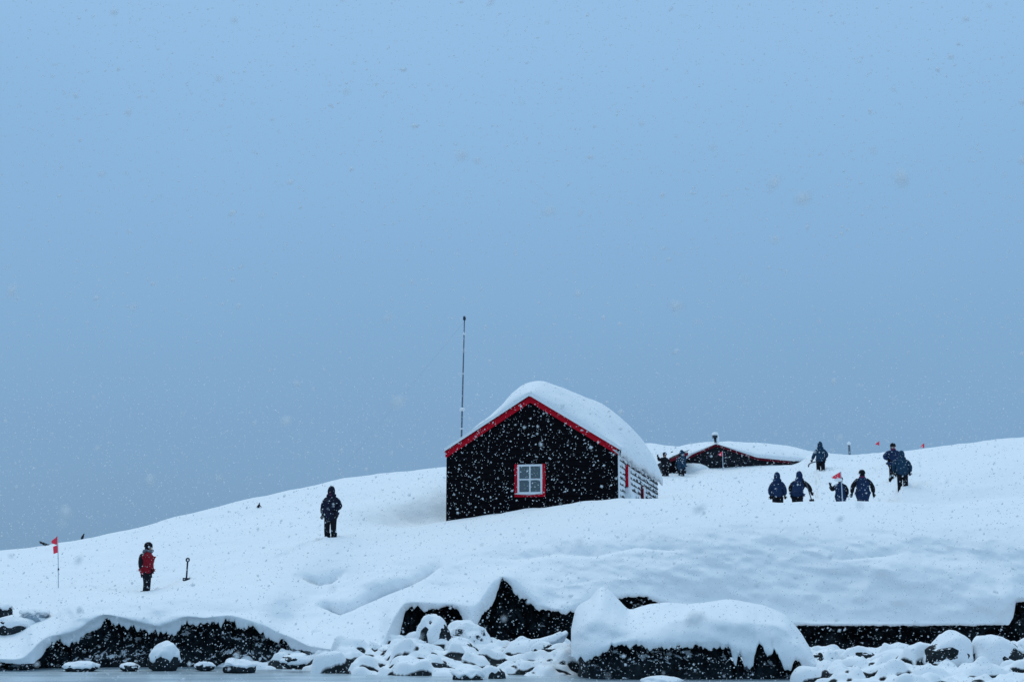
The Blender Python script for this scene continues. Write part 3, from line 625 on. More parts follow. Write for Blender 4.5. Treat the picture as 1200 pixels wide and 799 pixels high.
# ------------------------------------------------------------------ rear hut, half buried
RD = 90.0
pk = P(839, 520.5, RD); rear = empty('wooden_hut', (pk.x, RD, 8.2)); rz0 = 8.2
tag(rear, 'distant dark hut buried to its low gable, with a snow topped chimney', 'hut')
def rl(px, py, D=RD): q = P(px, py, D); return (q.x - pk.x, q.z - rz0)
outl = [rl(806, 536.5), rl(839, 521.5), rl(887, 537.5), rl(926, 541.5), rl(926, 556), rl(806, 556)]
vs = [(x, .03, z) for x, z in outl] + [(x, 9, z) for x, z in outl]; n = 6
mesh('wall', vs, [tuple(range(5, -1, -1)), tuple(range(6, 12))] + [(i, (i+1) % n, (i+1) % n + n, i + n) for i in range(n)], M['greyboard'], rear)
zt = outl[1][1]; zz = outl[4][1] + .6
def edge_x(z, side):
    if side < 0:
        (xa, za), (xb, zb) = outl[0], outl[1]
        return xa if z < za else xa + (xb - xa)*(z - za)/(zb - za)
    p = [outl[1], outl[2], outl[3]]
    if z <= p[2][1]: return p[2][0]
    if z <= p[1][1]: return p[2][0] + (p[1][0] - p[2][0])*(z - p[2][1])/(p[1][1] - p[2][1])
    return p[1][0] + (p[0][0] - p[1][0])*(z - p[1][1])/(p[0][1] - p[1][1])
while zz < zt - .08:
    z1 = min(zz + .24, zt - .01)
    v = [(edge_x(zz, -1), -.03, zz), (edge_x(zz, 1), -.03, zz), (edge_x(z1, 1), -.005, z1), (edge_x(z1, -1), -.005, z1)]; v += [(x, .028, z) for x, y, z in v]
    mesh('weatherboard', v, [(0, 1, 2, 3), (0, 4, 5, 1), (3, 2, 6, 7), (0, 3, 7, 4), (1, 5, 6, 2)], M['greyboard'], rear); zz += .235
for (xa, za), (xb, zb) in ((outl[0], outl[1]), (outl[1], outl[2]), (outl[2], outl[3])):
    v = [(xa, -.12, za - .08), (xb, -.12, zb - .08), (xb, -.12, zb + .13), (xa, -.12, za + .13)]; v += [(x, -.04, z) for x, y, z in v]
    mesh('barge_board', v, [(0, 1, 2, 3), (4, 7, 6, 5), (0, 4, 5, 1), (1, 5, 6, 2), (2, 6, 7, 3), (3, 7, 4, 0)], M['darkred'], rear)
# roof snow of the rear hut : broad rounded blanket that runs out into the drifts
u = np.linspace(0, 1, 90); pxr = 797 + u*(975 - 797)
lowy = np.interp(pxr, [797, 806, 811, 839, 887, 926, 975], [549, 536, 532.5, 520, 536, 540, 541]) 
topy = pchip(np.array([797, 806, 820, 839, 860, 880, 900, 925, 945, 962, 975]), np.array([530, 524.5, 521, 518.5, 518.2, 518.5, 519.5, 522, 525.5, 530.5, 536]), pxr)
topy = np.minimum(topy, lowy - .5)
rowsR = []
for (fy, dd) in ((1.0, -.1), (1.0, -.35), (.8, -.45), (.45, .2), (.2, 1.5), (0.0, 4.0), (.02, 7.0), (.5, 10.0)):
    yy = lowy*fy + topy*(1 - fy); X, Y, Z = Pn(pxr, yy, RD + dd*1.0)
    if dd > 3:                                   # keep real height instead of the sight line
        X = Pn(pxr, yy, RD + 1.5)[0] + 0*X
    rowsR.append((X - pk.x, Y - RD, Z - rz0))
Rx, Ry, Rz = (np.array([r[i] for r in rowsR]) for i in range(3))
tR = np.linspace(0, 7, 60); Rx, Ry, Rz = (pchip(np.arange(8), a, tR) for a in (Rx, Ry, Rz))
Rz = Rz + .05*fbm(Rx*.8, Ry*.8, 3)*(np.clip(tR - 2, 0, 1)[:, None])
grid_mesh('roof_snow', Rx, Ry, Rz, M['snow_soft'], rear)
bm = blob_bm(1.25, .7, .75, 4, .15, 1.1, 12); q_ = P(811, 556, 89.2); bmesh.ops.translate(bm, verts=bm.verts, vec=(q_.x - pk.x, -.6, q_.z - rz0)); bm_obj('snow_drift', bm, M['snow_soft'], rear, True)
cx0, cz0 = rl(841, 521.5); _, cz1 = rl(841, 508)
ch = tube('chimney', [(cx0 + .06, 1.0, cz0 - .5), (cx0 + .05, 1.0, cz0 + (cz1 - cz0)*.5), (cx0, 1.0, cz1)], [.13, .12, .12], M['metal'], rear, 12)
bm = bmesh.new(); add_tube(bm, [(cx0, 1.0, cz1 - .16), (cx0, 1.0, cz1 - .02)], [.2, .19], 12); bm_obj('chimney_cowl', bm, M['metal'], ch)
bm = blob_bm(.2, .2, .13, 3, .15, 2, 9); bmesh.ops.translate(bm, verts=bm.verts, vec=(cx0, 1.0, cz1 + .08)); bm_obj('snow_cap', bm, M['snow_soft'], ch, True)
bm = blob_bm(.09, .1, .3, 3, .2, 2, 4); bmesh.ops.translate(bm, verts=bm.verts, vec=(cx0 + .14, .93, (cz0 + cz1)/2 + .1)); bm_obj('snow_crust', bm, M['snow_soft'], ch, True)

# small shed between the two distant standing people
p = P(792, 556, 87.5); shed = empty('storage_shed', p)
tag(shed, 'low dark shed under a red eave, buried behind two standing people', 'shed')
o_ = [P(779, 544, 87.5), P(804, 533, 87.5), P(804, 560, 87.5), P(778, 562, 87.5)]; o_ = [a - p for a in o_]
vs = [(a.x, 0, a.z) for a in o_] + [(a.x, 3.5, a.z) for a in o_]
mesh('wall', vs, [(3, 2, 1, 0), (4, 5, 6, 7), (0, 1, 5, 4), (1, 2, 6, 5), (2, 3, 7, 6), (3, 0, 4, 7)], M['tar'], shed)
a, b_ = o_[0], o_[1]
v = [(a.x - .1, -.15, a.z - .02), (b_.x + .1, -.15, b_.z - .02), (b_.x + .1, -.15, b_.z + .16), (a.x - .1, -.15, a.z + .16)]; v += [(x, 0 - .002, z) for x, y, z in v]
mesh('barge_board', v, [(0, 1, 2, 3), (4, 7, 6, 5), (0, 4, 5, 1), (1, 5, 6, 2), (2, 6, 7, 3), (3, 7, 4, 0)], M['darkred'], shed)
sx = np.linspace(-.35, 1.25, 24); sy2 = np.linspace(-.25, 3.7, 16); SX, SY = np.meshgrid(sx, sy2)
base_ = a.z + (b_.z - a.z)*SX + .16
SZ = base_ + .42*np.sqrt(np.clip(1 - ((SX - .45)/.82)**2, 0, 1))*np.sqrt(np.clip(1 - ((SY - 1.7)/2.0)**2, 0, 1)) + .01
grid_mesh('roof_snow', a.x + (b_.x - a.x)*SX, SY, SZ, M['snow_soft'], shed)

# ------------------------------------------------------------------ mast with guy wires
mb = P(541, 505, 72); mtp = P(544.3, 373, 72); g = gz(mb.x, mb.y)
dr = (mtp - mb)/(mtp.z - mb.z); foot = mb + dr*(g - .2 - mb.z)
mast = empty('radio_mast', foot); tag(mast, 'tall thin frosted mast with a snow clotted joint rising behind the black hut', 'mast')
def mp_(k): return mb + (mtp - mb)*k - foot
tube('pole', [Vector((0, 0, 0)), mp_(0), mp_(.3), mp_(.7), mp_(1)], [.05, .045, .04, .033, .028], M['pole'], mast)
tube('antenna_head', [mp_(.985), mp_(1.0) + Vector((0, 0, .1))], [.075, .07], M['metal'], mast)
for kz, r_ in ((.19, .13), (.86, .07), (.02, .07)):
    bm = blob_bm(r_, r_, r_*.7, 3, .3, 2, kz*10); bmesh.ops.translate(bm, verts=bm.verts, vec=mp_(kz)); bm_obj('snow_clot', bm, M['snow_soft'], mast, True)
for gxw, gyw in ((-6.5, 2),):
    gp = Vector((mb.x + gxw, mb.y + gyw, 0)); gp.z = gz(gp.x, gp.y); 
    if gyw < 0: continue
    tube('guy_wire', [mp_(.97), gp - foot], .0018, M['pole'], mast, 5)

# ------------------------------------------------------------------ marker flags, posts, shovel
def flag(px, pyb, D, ht, label, fl=(.42, .34), lean=0.0, second=False, snowtip=False, pole_r=.014, fdir=-1, sink=.3):
    b0 = stand(px, D); root = empty('marker_flag', b0); tag(root, label, 'flag', 'red marker flags on poles')
    top = Vector((lean, 0, ht))
    tube('pole', [Vector((0, 0, -sink)), top*.5, top], [pole_r*1.1, pole_r, pole_r], M['palepole'], root, 8)
    nx, nz = 10, 6; vs = []; fs = []
    for side in (0, .006):
        for j in range(nz+1):
            for i in range(nx+1):
                a = i/nx; b = j/nz; hh = (1 - a*.85)
                vs.append((top.x + fdir*a*fl[0], side + .05*math.sin(a*6 + b)*a, top.z - fl[1]*.5 - fl[1]*(b - .5)*hh - a*.06))
    n_ = (nx+1)*(nz+1)
    for s in (0, 1):
        for j in range(nz):
            for i in range(nx):
                q = [s*n_ + j*(nx+1) + i, s*n_ + j*(nx+1) + i + 1, s*n_ + (j+1)*(nx+1) + i + 1, s*n_ + (j+1)*(nx+1) + i]
                fs.append(q if s else q[::-1])
    mesh('flag_cloth', vs, fs, M['flag'], root, True)
    if second:
        v = [(top.x + .03, -.01, top.z - fl[1]*.95), (top.x - .13, -.02, top.z - fl[1]*1.15), (top.x - .10, -.02, top.z - fl[1]*1.9), (top.x + .04, -.01, top.z - fl[1]*1.75)]
        v += [(x, y + .012, z) for x, y, z in v]
        mesh('flag_cloth', v, [(0, 1, 2, 3), (7, 6, 5, 4), (0, 4, 5, 1), (1, 5, 6, 2), (2, 6, 7, 3), (3, 7, 4, 0)], M['flag'], root)
        tube('joint', [Vector((top.x*.33 - .0, 0, ht*.33)), Vector((top.x*.36, 0, ht*.37))], .028, M['metal'], root)
    if snowtip:
        bm = blob_bm(fl[0]*.45, .06, .07, 3, .2, 2, 2); bmesh.ops.translate(bm, verts=bm.verts, vec=(top.x - fl[0]*.35, -.05, top.z - fl[1]*.98)); bm_obj('snow_clot', bm, M['snow_soft'], root, True)
    return root
flag(73.5, 688, 50, 1.72, 'red flag with a second torn strip on a thin pole near the left edge', (.20, .32), -.13, True, fdir=-1)
f2 = stand(986, 58.2)
flag(988, 588, 58.2, P(988, 552.5, 58.2).z - f2.z, 'large bright red flag standing before the person with a raised arm', (.36, .34), -.03, False, True, .02)
f3 = stand(848, 88); flag(848.5, 545, 88, P(848, 528.3, 88).z - f3.z, 'small red flag standing before the gable of the distant hut', (.26, .32), 0, pole_r=.02)
f4 = stand(1034, 97); flag(1034, 530, 97, P(1034, 516.5, 97).z - f4.z, 'tiny red flag on the skyline left of the walking pair', (.26, .30), 0)
f5 = stand(1087, 93.5); flag(1087, 526, 93.5, P(1087, 518.8, 93.5).z - f5.z, 'tiny red flag low on the skyline right of the walking pair', (.24, .34), 0)
p = stand(998.5, 97); post = empty('post', p); tag(post, 'lone dark post with a snow tip in the dip of the skyline', 'post')
h_ = P(998, 520.5, 97).z - p.z
tube('pole', [Vector((0, 0, -.4)), Vector((-.03, 0, h_))], .075, M['pole'], post, 10)
bm = blob_bm(.12, .12, .12, 3, .2, 2, 2); bmesh.ops.translate(bm, verts=bm.verts, vec=(-.03, 0, h_ + .05)); bm_obj('snow_cap', bm, M['snow_soft'], post, True)

def shovel(name, label, base, top, blade_dir=-1, blade=.26, handle='ring', mat='metal', bladelen=.3):
    d = (top - base); root = empty(name, base); tag(root, label, 'shovel')
    tube('shaft', [Vector((0, 0, 0)), d], (.03 if handle == 'ring' else .022), M[mat], root)
    bm = bmesh.new()
    if handle == 'ring':
        c = d + d.normalized()*.07
        ring = [c + Vector((math.cos(a)*.052, 0, math.sin(a)*.052)) for a in np.linspace(0, 2*PI, 17)]
        add_tube(bm, ring, .028, 6)
    else: add_tube(bm, [d + Vector((-.07, 0, 0)), d + Vector((.07, 0, 0))], .02, 6)
    bm_obj('handle', bm, M[mat], root, True)
    # dished blade
    vs = []; n1, n2 = 6, 6; dn = d.normalized(); sd_ = dn.cross(Vector((0, 1, 0))).normalized()
    for k, off in enumerate((0, .012)):
        for j in range(n2+1):
            for i in range(n1+1):
                a = i/n1*2 - 1; b = j/n2
                q = sd_*a*blade/2*(1 - .25*b*b) - dn*b*bladelen + Vector((0, .05*(1 - a*a) - off, 0))
                vs.append(q + dn*.06)
    fs = []; n_ = (n1+1)*(n2+1)
    for s in (0, 1):
        for j in range(n2):
            for i in range(n1):
                q = [s*n_ + j*(n1+1) + i, s*n_ + j*(n1+1) + i + 1, s*n_ + (j+1)*(n1+1) + i + 1, s*n_ + (j+1)*(n1+1) + i]; fs.append(q)
    mesh('blade', vs, fs, M[mat], root)
    return root
sb = stand(218.5, 51.4, 676, 'shovel')
shovel('shovel', 'dark round handled shovel stuck upright in the snow right of the red jacket', sb + Vector((0, 0, .06)), sb + Vector((.02, 0, .66)))
bm = blob_bm(.26, .16, .1, 3, .3, 2.5, 6, True); bmesh.ops.translate(bm, verts=bm.verts, vec=(-.1, 0, -.02))
# ------------------------------------------------------------------ birds on the snow
def bird(px, py, D, L, label, kind):
    p = stand(px, D, py, 'bird'); root = empty('bird', p); tag(root, label, 'bird', 'small dark birds on the snow')
    def lathe(name, pts, radii, mat):
        return tube(name, pts, radii, M[mat], root, 12)
    if kind == 'lean':       # lying forward, tail up to the left
        lathe('body', [(-L*.75, 0, L*.62), (-L*.5, 0, L*.46), (-.02, 0, L*.22), (L*.35, 0, L*.08), (L*.5, 0, .02)], [L*.03, L*.11, L*.2, L*.17, L*.05], 'feather')
        lathe('head', [(L*.45, 0, L*.05), (L*.6, 0, L*.12), (L*.72, 0, L*.1)], [L*.06, L*.1, L*.02], 'feather')
        lathe('wing', [(-L*.1, -.1, L*.3), (-L*.4, -.16, L*.3), (-L*.6, -.18, L*.45)], [L*.05, L*.07, L*.01], 'feather')
    elif kind == 'up':       # upright, leaning
        lathe('body', [(-L*.2, 0, -.03), (-L*.12, 0, L*.25), (0, 0, L*.6), (L*.12, 0, L*.85)], [L*.14, L*.24, L*.2, L*.11], 'feather')
        lathe('head', [(L*.1, 0, L*.82), (L*.15, 0, L*.97), (L*.3, 0, L*1.0)], [L*.1, L*.12, L*.02], 'feather')
        lathe('breast', [(-L*.1, -L*.14, L*.15), (-L*.03, -L*.16, L*.5)], [L*.1, L*.08], 'feather')
    else:                     # squatting with wings half open
        lathe('body', [(-L*.3, 0, .0), (-L*.1, 0, L*.25), (0, 0, L*.55), (L*.03, 0, L*.8)], [L*.2, L*.26, L*.2, L*.09], 'feather')
        lathe('head', [(L*.02, 0, L*.75), (L*.03, 0, L*.92), (L*.16, 0, L*.95)], [L*.09, L*.12, L*.02], 'feather')
        lathe('wing', [(L*.05, -.03, L*.5), (L*.35, -.05, L*.22), (L*.55, -.05, .01)], [L*.1, L*.09, L*.02], 'feather')
        lathe('wing', [(-L*.05, -.03, L*.5), (-L*.35, -.05, L*.2), (-L*.5, -.05, .01)], [L*.1, L*.09, L*.02], 'feather')
bird(52, 640, 62.8, .30, 'dark bird bowed forward with its tail up on the skyline left of the red flag', 'lean')
bird(97, 632, 63.8, .24, 'dark bird sitting upright on the skyline right of the red flag', 'up')
bird(303.5, 599.5, 66, .22, 'dark bird squatting alone on the slope left of the person in navy', 'squat')

# ------------------------------------------------------------------ people
dg = bpy.context.evaluated_depsgraph_get
def skin(name, V, E, rad, mat, parent, sub=1, root=0):
    me = bpy.data.meshes.new(name); me.from_pydata([tuple(v) for v in V], E, []); me.update()
    o = bpy.data.objects.new(name, me); COL.objects.link(o)
    md = o.modifiers.new('Skin', 'SKIN'); md.use_smooth_shade = True; md.branch_smoothing = .6
    if not me.skin_vertices: bpy.context.view_layer.update()
    for i, r in enumerate(rad):
        sv = me.skin_vertices[0].data[i]; sv.radius = r if isinstance(r, tuple) else (r, r); sv.use_root = (i == root)
    s = o.modifiers.new('Sub', 'SUBSURF'); s.levels = sub; s.render_levels = sub
    d = dg(); d.update(); nm = bpy.data.meshes.new_from_object(o.evaluated_get(d))
    o.modifiers.clear(); o.data = nm; nm.name = name; nm.materials.clear(); nm.materials.append(mat)
    for p in nm.polygons: p.use_smooth = True
    o.parent = parent; bpy.data.meshes.remove(me); return o
def lump(name, c, r, mat, parent, sub=3, amp=.04, seed=1, cut=None):
    bm = blob_bm(r[0], r[1], r[2], sub, amp, 2, seed)
    if cut is not None:
        for v in bm.verts:
            if v.co.z < cut: v.co.z = cut
    bmesh.ops.translate(bm, verts=bm.verts, vec=c); return bm_obj(name, bm, mat, parent, True)
def person(px, D, label, face=0.0, hgt=1.78, jacket='navy', trousers='blackcloth', hat='blackcloth', arms=None, lean=0.0, stride=0.0, py=None, scarf=None, ruff=False, pack=None, sink=.06, hood=False, jl=.70, stout=1.0, bend_knee=0.0, side=0.0, sleeve=None):
    loc = stand(px, D, py, 'person'); root = empty('person', loc - Vector((0, 0, sink)), face); root.scale = (hgt/1.78,)*3
    tag(root, label, 'person', 'visitors on the snow')
    piv = .93
    def B(v):                                  # bend upper body forward (towards -Y), tilt sideways
        v = Vector(v)
        if v.z > piv:
            d = v.z - piv; y = v.y*math.cos(lean) - d*math.sin(lean); z = piv + d*math.cos(lean) + v.y*math.sin(lean)
            v = Vector((v.x + d*side, y, z))
        return v
    arms = arms or {}
    eL, hL = arms.get('L', ((.30, .03, 1.14), (.31, -.08, .88))); eR, hR = arms.get('R', ((-.30, .03, 1.14), (-.31, -.08, .88)))
    fy = stride
    kL = (.12, -.04 - fy*.5 - bend_knee, .49); aL = (.12, -fy, .09 + (0.0)); kR = (-.12, -.02 + fy*.35, .49); aR = (-.12, fy, .09)
    pelvis, waist, chest, neck = (0, 0, .95), (0, 0, 1.10), (0, 0, 1.34), (0, .01, 1.49)
    head0, head1 = (0, -.01, 1.60), (0, -.005, 1.70)
    # --- the body, one continuous skinned surface down to the fingers' root
    V = [pelvis, waist, chest, neck, head0, head1, (.1, 0, .90), kL, aL, (.12, aL[1] - .13, .05), (-.1, 0, .90), kR, aR, (-.12, aR[1] - .13, .05),
         (.18, 0, 1.42), eL, hL, (-.18, 0, 1.42), eR, hR]
    V = [B(v) for v in V]
    E = [(0, 1), (1, 2), (2, 3), (3, 4), (4, 5), (0, 6), (6, 7), (7, 8), (8, 9), (0, 10), (10, 11), (11, 12), (12, 13), (2, 14), (14, 15), (15, 16), (2, 17), (17, 18), (18, 19)]
    rad = [.13, .12, .13, .06, (.085, .10), (.08, .095), .09, .055, .04, .022, .09, .055, .04, .022, .065, .045, .032, .065, .045, .032]
    skin('body', V, E, rad, M['skin'], root, 1)
    H = B((0, -.01, 1.645))
    # face
    bm = bmesh.new(); add_tube(bm, [H + Vector((0, -.085, .03)), H + Vector((0, -.118, -.012)), H + Vector((0, -.09, -.025))], [.012, .019, .012], 6); bm_obj('nose', bm, M['skin'], root, True)
    for s in (-1, 1):
        lump('eye', H + Vector((s*.033, -.088, .022)), (.014, .008, .009), M['eye'], root, 1, 0)
        lump('ear', H + Vector((s*.088, .01, .0)), (.012, .022, .032), M['skin'], root, 1, 0)
    lump('mouth', H + Vector((0, -.088, -.05)), (.026, .007, .007), M['plum'], root, 1, 0)
    # --- jacket
    k = stout
    V = [B(v) for v in [(0, 0, jl), (0, 0, .95), (0, 0, 1.12), (0, 0, 1.32), (0, .01, 1.43), (0, .0, 1.535)]]
    j = skin('jacket', V, [(0, 1), (1, 2), (2, 3), (3, 4), (4, 5)], [(.25*k, .21*k), (.26*k, .215*k), (.25*k, .20*k), (.245*k, .19*k), (.21*k, .16), (.125, .125)], M[jacket], root, 2, 2)
    for v in j.data.vertices:
        v.co += v.normal*.018*noise.noise(v.co*9 + Vector((px, 0, 0))) + v.normal*.009*math.sin(v.co.z*38)
    for s_, e_, h_ in ((1, eL, hL), (-1, eR, hR)):
        sh = Vector((s_*.17*k, .0, 1.40)); e_ = Vector(e_) + Vector((s_*.03*k, 0, 0)); h_ = Vector(h_)
        V = [B(v) for v in (Vector((s_*.08, 0, 1.40)), sh, (sh + e_)/2 + Vector((s_*.015, 0, 0)), e_, e_*.5 + h_*.5, e_*.12 + h_*.88)]
        o_ = skin('sleeve', V, [(0, 1), (1, 2), (2, 3), (3, 4), (4, 5)], [.09, .125, .112, .10, .092, .08], M[sleeve or jacket], root, 1, 0)
        for v in o_.data.vertices: v.co += v.normal*.014*noise.noise(v.co*11 + Vector((px, 3, 0)))
    # --- trousers
    V = [(0, 0, .93), (.105, -.005, .80), kL, (kL[0], (kL[1] + aL[1])/2, .28), (aL[0], aL[1], .14), (-.105, -.005, .80), kR, (kR[0], (kR[1] + aR[1])/2, .28), (aR[0], aR[1], .14)]
    E = [(0, 1), (1, 2), (2, 3), (3, 4), (0, 5), (5, 6), (6, 7), (7, 8)]
    skin('trousers', V, E, [.18, .14, .112, .108, .105, .14, .112, .108, .105], M[trousers], root, 1)
    for a in (aL, aR):
        bm = bmesh.new(); add_tube(bm, [(a[0], a[1] + .05, .26), (a[0], a[1] + .04, .14), (a[0], a[1] + .02, .06), (a[0], a[1] - .10, .045), (a[0], a[1] - .19, .04)], [.105, .098, .09, .075, .05], 10); bm_obj('boot', bm, M['blackcloth'], root, True)
    # --- gloves: palm, four curled fingers of unequal length and a thumb
    for s, e, h in ((1, eL, hL), (-1, eR, hR)):
        e, h = B(e), B(h); d = (h - e).normalized(); fw = Vector((0, -1, 0)); sdv = d.cross(fw)
        if sdv.length < .2: sdv = d.cross(Vector((0, 0, 1)))
        sdv.normalize(); pn = sdv.cross(d).normalized()
        bm = bmesh.new(); add_tube(bm, [h - d*.05, h + d*.03, h + d*.085], [.042, .05, .04], 8)
        for q, (o_, ln) in enumerate(((-.033, .062), (-.011, .075), (.012, .070), (.033, .055))):
            b0 = h + d*.075 + pn*0 + sdv*o_; add_tube(bm, [b0, b0 + d*ln*.55 + pn*.012, b0 + d*ln*.85 + pn*.04], [.015, .014, .011], 6)
        b0 = h + d*.02 + sdv*(-.045*s); add_tube(bm, [b0, b0 + d*.035 - sdv*.028*s, b0 + d*.07 - sdv*.03*s], [.017, .015, .011], 6)
        bm_obj('glove', bm, M['blackcloth'], root, True)
    # --- headwear
    if hood: lump('hood', H + Vector((0, .035, .03)), (.13, .14, .20), M[jacket], root, 3, .08, 3); lump('hood_collar', H + Vector((0, .03, -.13)), (.175, .15, .12), M[jacket], root, 3, .08, 6)
    else:
        lump('hat', H + Vector((0, .012, .065)), (.125, .135, .115), M[hat], root, 3, .05, 3, -.045)
        bm = bmesh.new(); ring = [H + Vector((math.cos(a)*.112, .012 + math.sin(a)*.124, .03)) for a in np.linspace(0, 2*PI, 17)]; add_tube(bm, ring, .022, 6); bm_obj('hat_brim', bm, M[hat], root, True)
        lump('hair', H + Vector((0, .045, -.03)), (.105, .085, .12), M['blackcloth'], root, 2, .08, 5)
    if ruff:
        bm = bmesh.new(); c = B((0, .0, 1.52)); ring = [c + Vector((math.cos(a)*.135, math.sin(a)*.13, .02*math.sin(a*3))) for a in np.linspace(0, 2*PI, 21)]; add_tube(bm, ring, [.05 + .012*math.sin(i*2.7) for i in range(21)], 8); bm_obj('fur_ruff', bm, M['fur'], root, True)
    if scarf:
        bm = bmesh.new(); c = B((0, .0, 1.53)); ring = [c + Vector((math.cos(a)*.085, math.sin(a)*.09, 0)) for a in np.linspace(0, 2*PI, 17)]; add_tube(bm, ring, .04, 8); bm_obj('scarf', bm, M[scarf], root, True)
    if pack:
        bm = blob_bm(.17, .10, .27, 3, .06, 2, 8); bmesh.ops.translate(bm, verts=bm.verts, vec=B((0, .19, 1.18))); bm_obj('backpack', bm, M[pack], root, True)
    snow_on = lump('snow_dusting', H + Vector((0.01, .02, .145)), (.07, .075, .022), M['snow_soft'], root, 2, .2, 4)
    return root
D2R = math.radians
hang = lambda x=.33, fwd=-.06, e=.31: {'L': ((e, .03, 1.15), (x, fwd, .88)), 'R': ((-e, .03, 1.15), (-x, fwd, .88))}
person(171, 50, 'person in a red parka with grey ruff, standing at the left by the upright shovel', D2R(115), 1.84, 'redshell', py=693, ruff=True, pack='blackcloth', arms={'L': ((.27, -.02, 1.15), (.24, -.16, .95)), 'R': ((-.27, -.0, 1.15), (-.24, -.10, .93))}, stout=1.08, lean=.03, jl=.70, sink=.08)
person(387, 54, 'person in a navy coat standing alone on the slope left of the black hut', D2R(-12), 1.88, 'midnight', py=630, scarf='plum', arms={'L': ((.31, .04, 1.16), (.20, -.14, 1.02)), 'R': ((-.27, .02, 1.13), (-.27, -.06, .84))}, jl=.60, stout=1.0, sink=.1, hood=True)
person(912, 60.2, 'person in a blue jacket facing away, leftmost of the four standing in the hollow', D2R(165), 1.76, 'navy', py=604, arms=hang(.29, -.08, .27), stout=.95, jl=.80, hood=True)
person(935, 60, 'person in a blue jacket leaning on a shovel in the hollow', D2R(150), 1.84, 'navy', sleeve='blackcloth', py=604, arms={'L': ((-.0 + .28, .02, 1.15), (.26, -.12, .95)), 'R': ((-.38, -.12, 1.24), (-.47, -.25, 1.06))}, side=-.08, lean=.25, stout=1.0, jl=.76, hood=True)
person(986, 60.2, 'short person raising one arm behind the large bright red flag', D2R(160), 1.62, 'navy', sleeve='blackcloth', arms={'L': ((.36, -.05, 1.22), (.46, -.12, 1.46)), 'R': ((-.26, .03, 1.15), (-.24, -.12, .98))}, jl=.52)
person(1012, 60, 'stocky person seen from behind right of the large bright red flag', D2R(180), 1.86, 'navy', sleeve='blackcloth', py=601, arms=hang(.42, -.02, .36), stout=1.08, scarf='plum', jl=.5)
person(962, 76, 'small distant person in blue holding a long handled rake on the upper snow', D2R(-20), 1.78, 'teal', py=552, arms={'R': ((-.30, .0, 1.16), (-.40, -.16, .90)), 'L': ((.31, .05, 1.17), (.24, .02, .98))}, jl=.72, stout=.95, sink=.32, hood=True)
person(1058, 62.4, 'person in teal blue walking uphill bent forward, nearer of the close pair', D2R(165), 1.78, 'teal', py=569, arms={'L': ((.31, .0, 1.17), (.30, -.1, .94)), 'R': ((-.31, -.03, 1.17), (-.31, -.16, .94))}, lean=.2, stride=.07, stout=1.08, bend_knee=.04, sink=.22, hood=True)
person(1048, 67, 'person with elbows out in dark navy, farther and higher of the close pair', D2R(10), 1.82, 'navy', py=560, arms={'R': ((-.40, .06, 1.2), (-.26, -.10, 1.05)), 'L': ((.38, .06, 1.22), (.24, -.12, 1.04))}, scarf='plum', stride=.04, stout=1.1, sink=.3)
person(779.5, 85.2, 'distant person in black standing at the left end of the small shed', D2R(30), 1.72, 'blackcloth', py=558, arms={'R': ((-.42, -.05, 1.3), (-.62, -.15, 1.52)), 'L': ((.3, .02, 1.15), (.26, -.14, 1.0))}, jl=.76, sink=.38)
person(799, 85.8, 'distant person in teal blue lifting a hand to the face before the small shed', D2R(-60), 1.80, 'teal', py=557, arms={'L': ((.36, -.1, 1.3), (.2, -.22, 1.5)), 'R': ((-.3, -.05, 1.15), (-.28, -.2, 1.0))}, jl=.60, stout=1.05, sink=.38, hood=True)

# tools in hand
b0 = P(951.2, 586, 59.2); t0 = P(944.8, 566, 59.7)
shovel('shovel', 'pale shafted shovel held by the leaning person in the hollow', b0, t0, handle='bar', blade=.2, bladelen=.22)
root = empty('rake', P(958.5, 540, 75.6)); tag(root, 'long dark rake with a bent end held out by the small distant person', 'rake')
a_ = root.location.copy(); q = [P(960.5, 539, 75.7), P(955, 541, 75.5), P(950.5, 542.3, 75.2), P(948.2, 543.6, 75.1)]
tube('shaft', [x - a_ for x in q], .028, M['metal'], root); tube('rake_head', [P(948.2, 543.4, 75.1) - a_, P(947.3, 546.8, 75.0) - a_], .032, M['metal'], root)

# ------------------------------------------------------------------ falling snow: clumps of flakes through the air
NF = 92000
mar = 1.35; D = (rng.random(NF)*(36**3 - 1.6**3) + 1.6**3)**(1/3)
u = rng.uniform(-mar*W_/2/F, mar*W_/2/F, NF)
vv = rng.uniform(-mar*H_/2/F - .05, mar*H_/2/F + .05, NF)
X = u*D; Z = CAMZ + D*(math.tan(PITCH) + vv*1.03)
ok = Z > .05; D, X, Z = D[ok], X[ok], Z[ok]; NF = len(D)
n2 = 15000; D2 = rng.uniform(46, 88, n2); px2 = rng.uniform(-120, 1330, n2); py2 = rng.uniform(440, 640, n2)
X2, _, Z2 = Pn(px2, py2, D2); D = np.concatenate([D, D2]); X = np.concatenate([X, X2]); Z = np.concatenate([Z, Z2]); NF = len(D)
size = np.clip(rng.lognormal(math.log(.0074), .42, NF), .003, .018)
size = size*np.interp(D, [0, 3, 12, 36, 90], [.5, .6, .75, 1.1, 2.2])
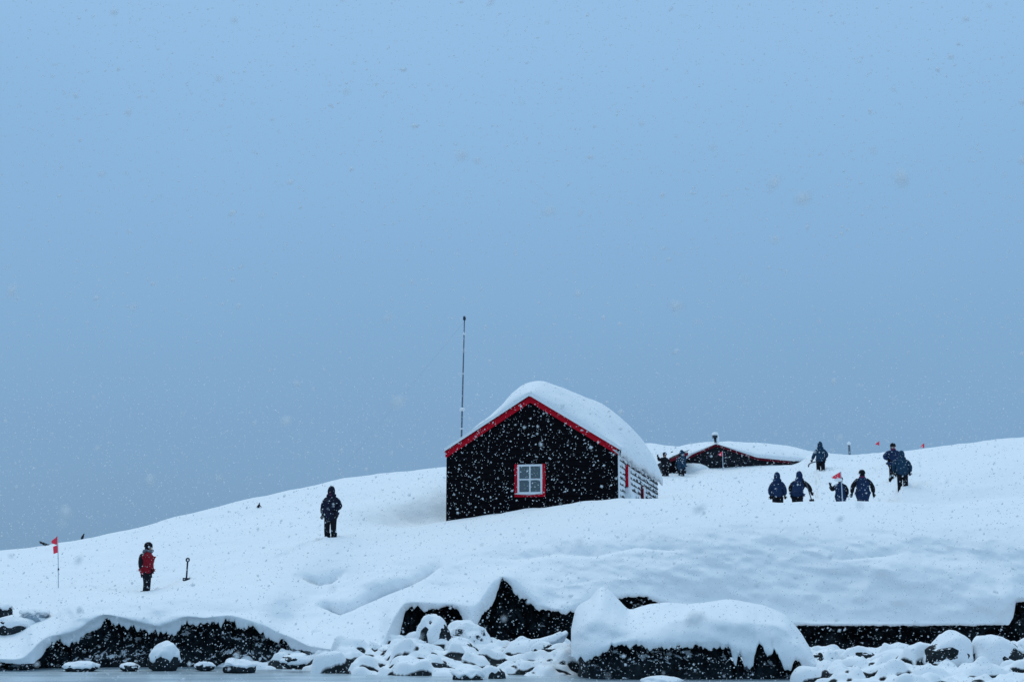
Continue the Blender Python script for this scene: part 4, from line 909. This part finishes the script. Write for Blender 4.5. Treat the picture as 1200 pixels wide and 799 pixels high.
near = (np.arange(NF) < 70); D[near] = rng.uniform(1.3, 3.6, 70); X[near] = rng.uniform(-.42, .42, 70)*D[near]; Z[near] = CAMZ + D[near]*(math.tan(PITCH) + rng.uniform(-.27, .27, 70)); size[near] = rng.uniform(.0035, .0075, 70)
qx = 600 + F*X/D; qy = HOR - (Z - CAMZ)/D*F; bad = near & (qx > 480) & (qx < 800) & (qy > 420) & (qy < 630); Z[bad] += D[bad]*.17; X[bad] += D[bad]*.16
octv = np.array([(1, 0, 0), (-1, 0, 0), (0, 1, 0), (0, -1, 0), (0, 0, 1), (0, 0, -1)], float)
octf = np.array([(0, 2, 4), (2, 1, 4), (1, 3, 4), (3, 0, 4), (2, 0, 5), (1, 2, 5), (3, 1, 5), (0, 3, 5)])
sc = rng.uniform(.55, 1.2, (NF, 1, 3)); sc[:, :, 1] *= .7
jit = 1 + rng.uniform(-.35, .35, (NF, 6, 1))
th_ = rng.normal(.6, .5, NF); c_, s_ = np.cos(th_), np.sin(th_)
v = octv[None]*sc*jit*size[:, None, None]
v[:, :, 0] *= 1.35
x_ = v[:, :, 0]*c_[:, None] - v[:, :, 2]*s_[:, None]; z_ = v[:, :, 0]*s_[:, None] + v[:, :, 2]*c_[:, None]
co = np.stack([x_ + X[:, None], v[:, :, 1] + D[:, None], z_ + Z[:, None]], -1).reshape(-1, 3).astype(np.float32)
fc = (octf[None] + (np.arange(NF)*6)[:, None, None]).reshape(-1, 3).astype(np.int32)
me = bpy.data.meshes.new('falling_snow'); me.vertices.add(len(co)); me.vertices.foreach_set('co', co.ravel())
me.loops.add(fc.size); me.loops.foreach_set('vertex_index', fc.ravel()); me.polygons.add(len(fc)); me.polygons.foreach_set('loop_start', np.arange(0, fc.size, 3, dtype=np.int32))
me.polygons.foreach_set('use_smooth', np.full(len(fc), True)); me.update(calc_edges=True); me.materials.append(M['flake'])
o = bpy.data.objects.new('falling_snow', me); COL.objects.link(o)
tag(o, 'snowflakes falling thickly through the air before the hut', 'falling snow', kind='stuff')
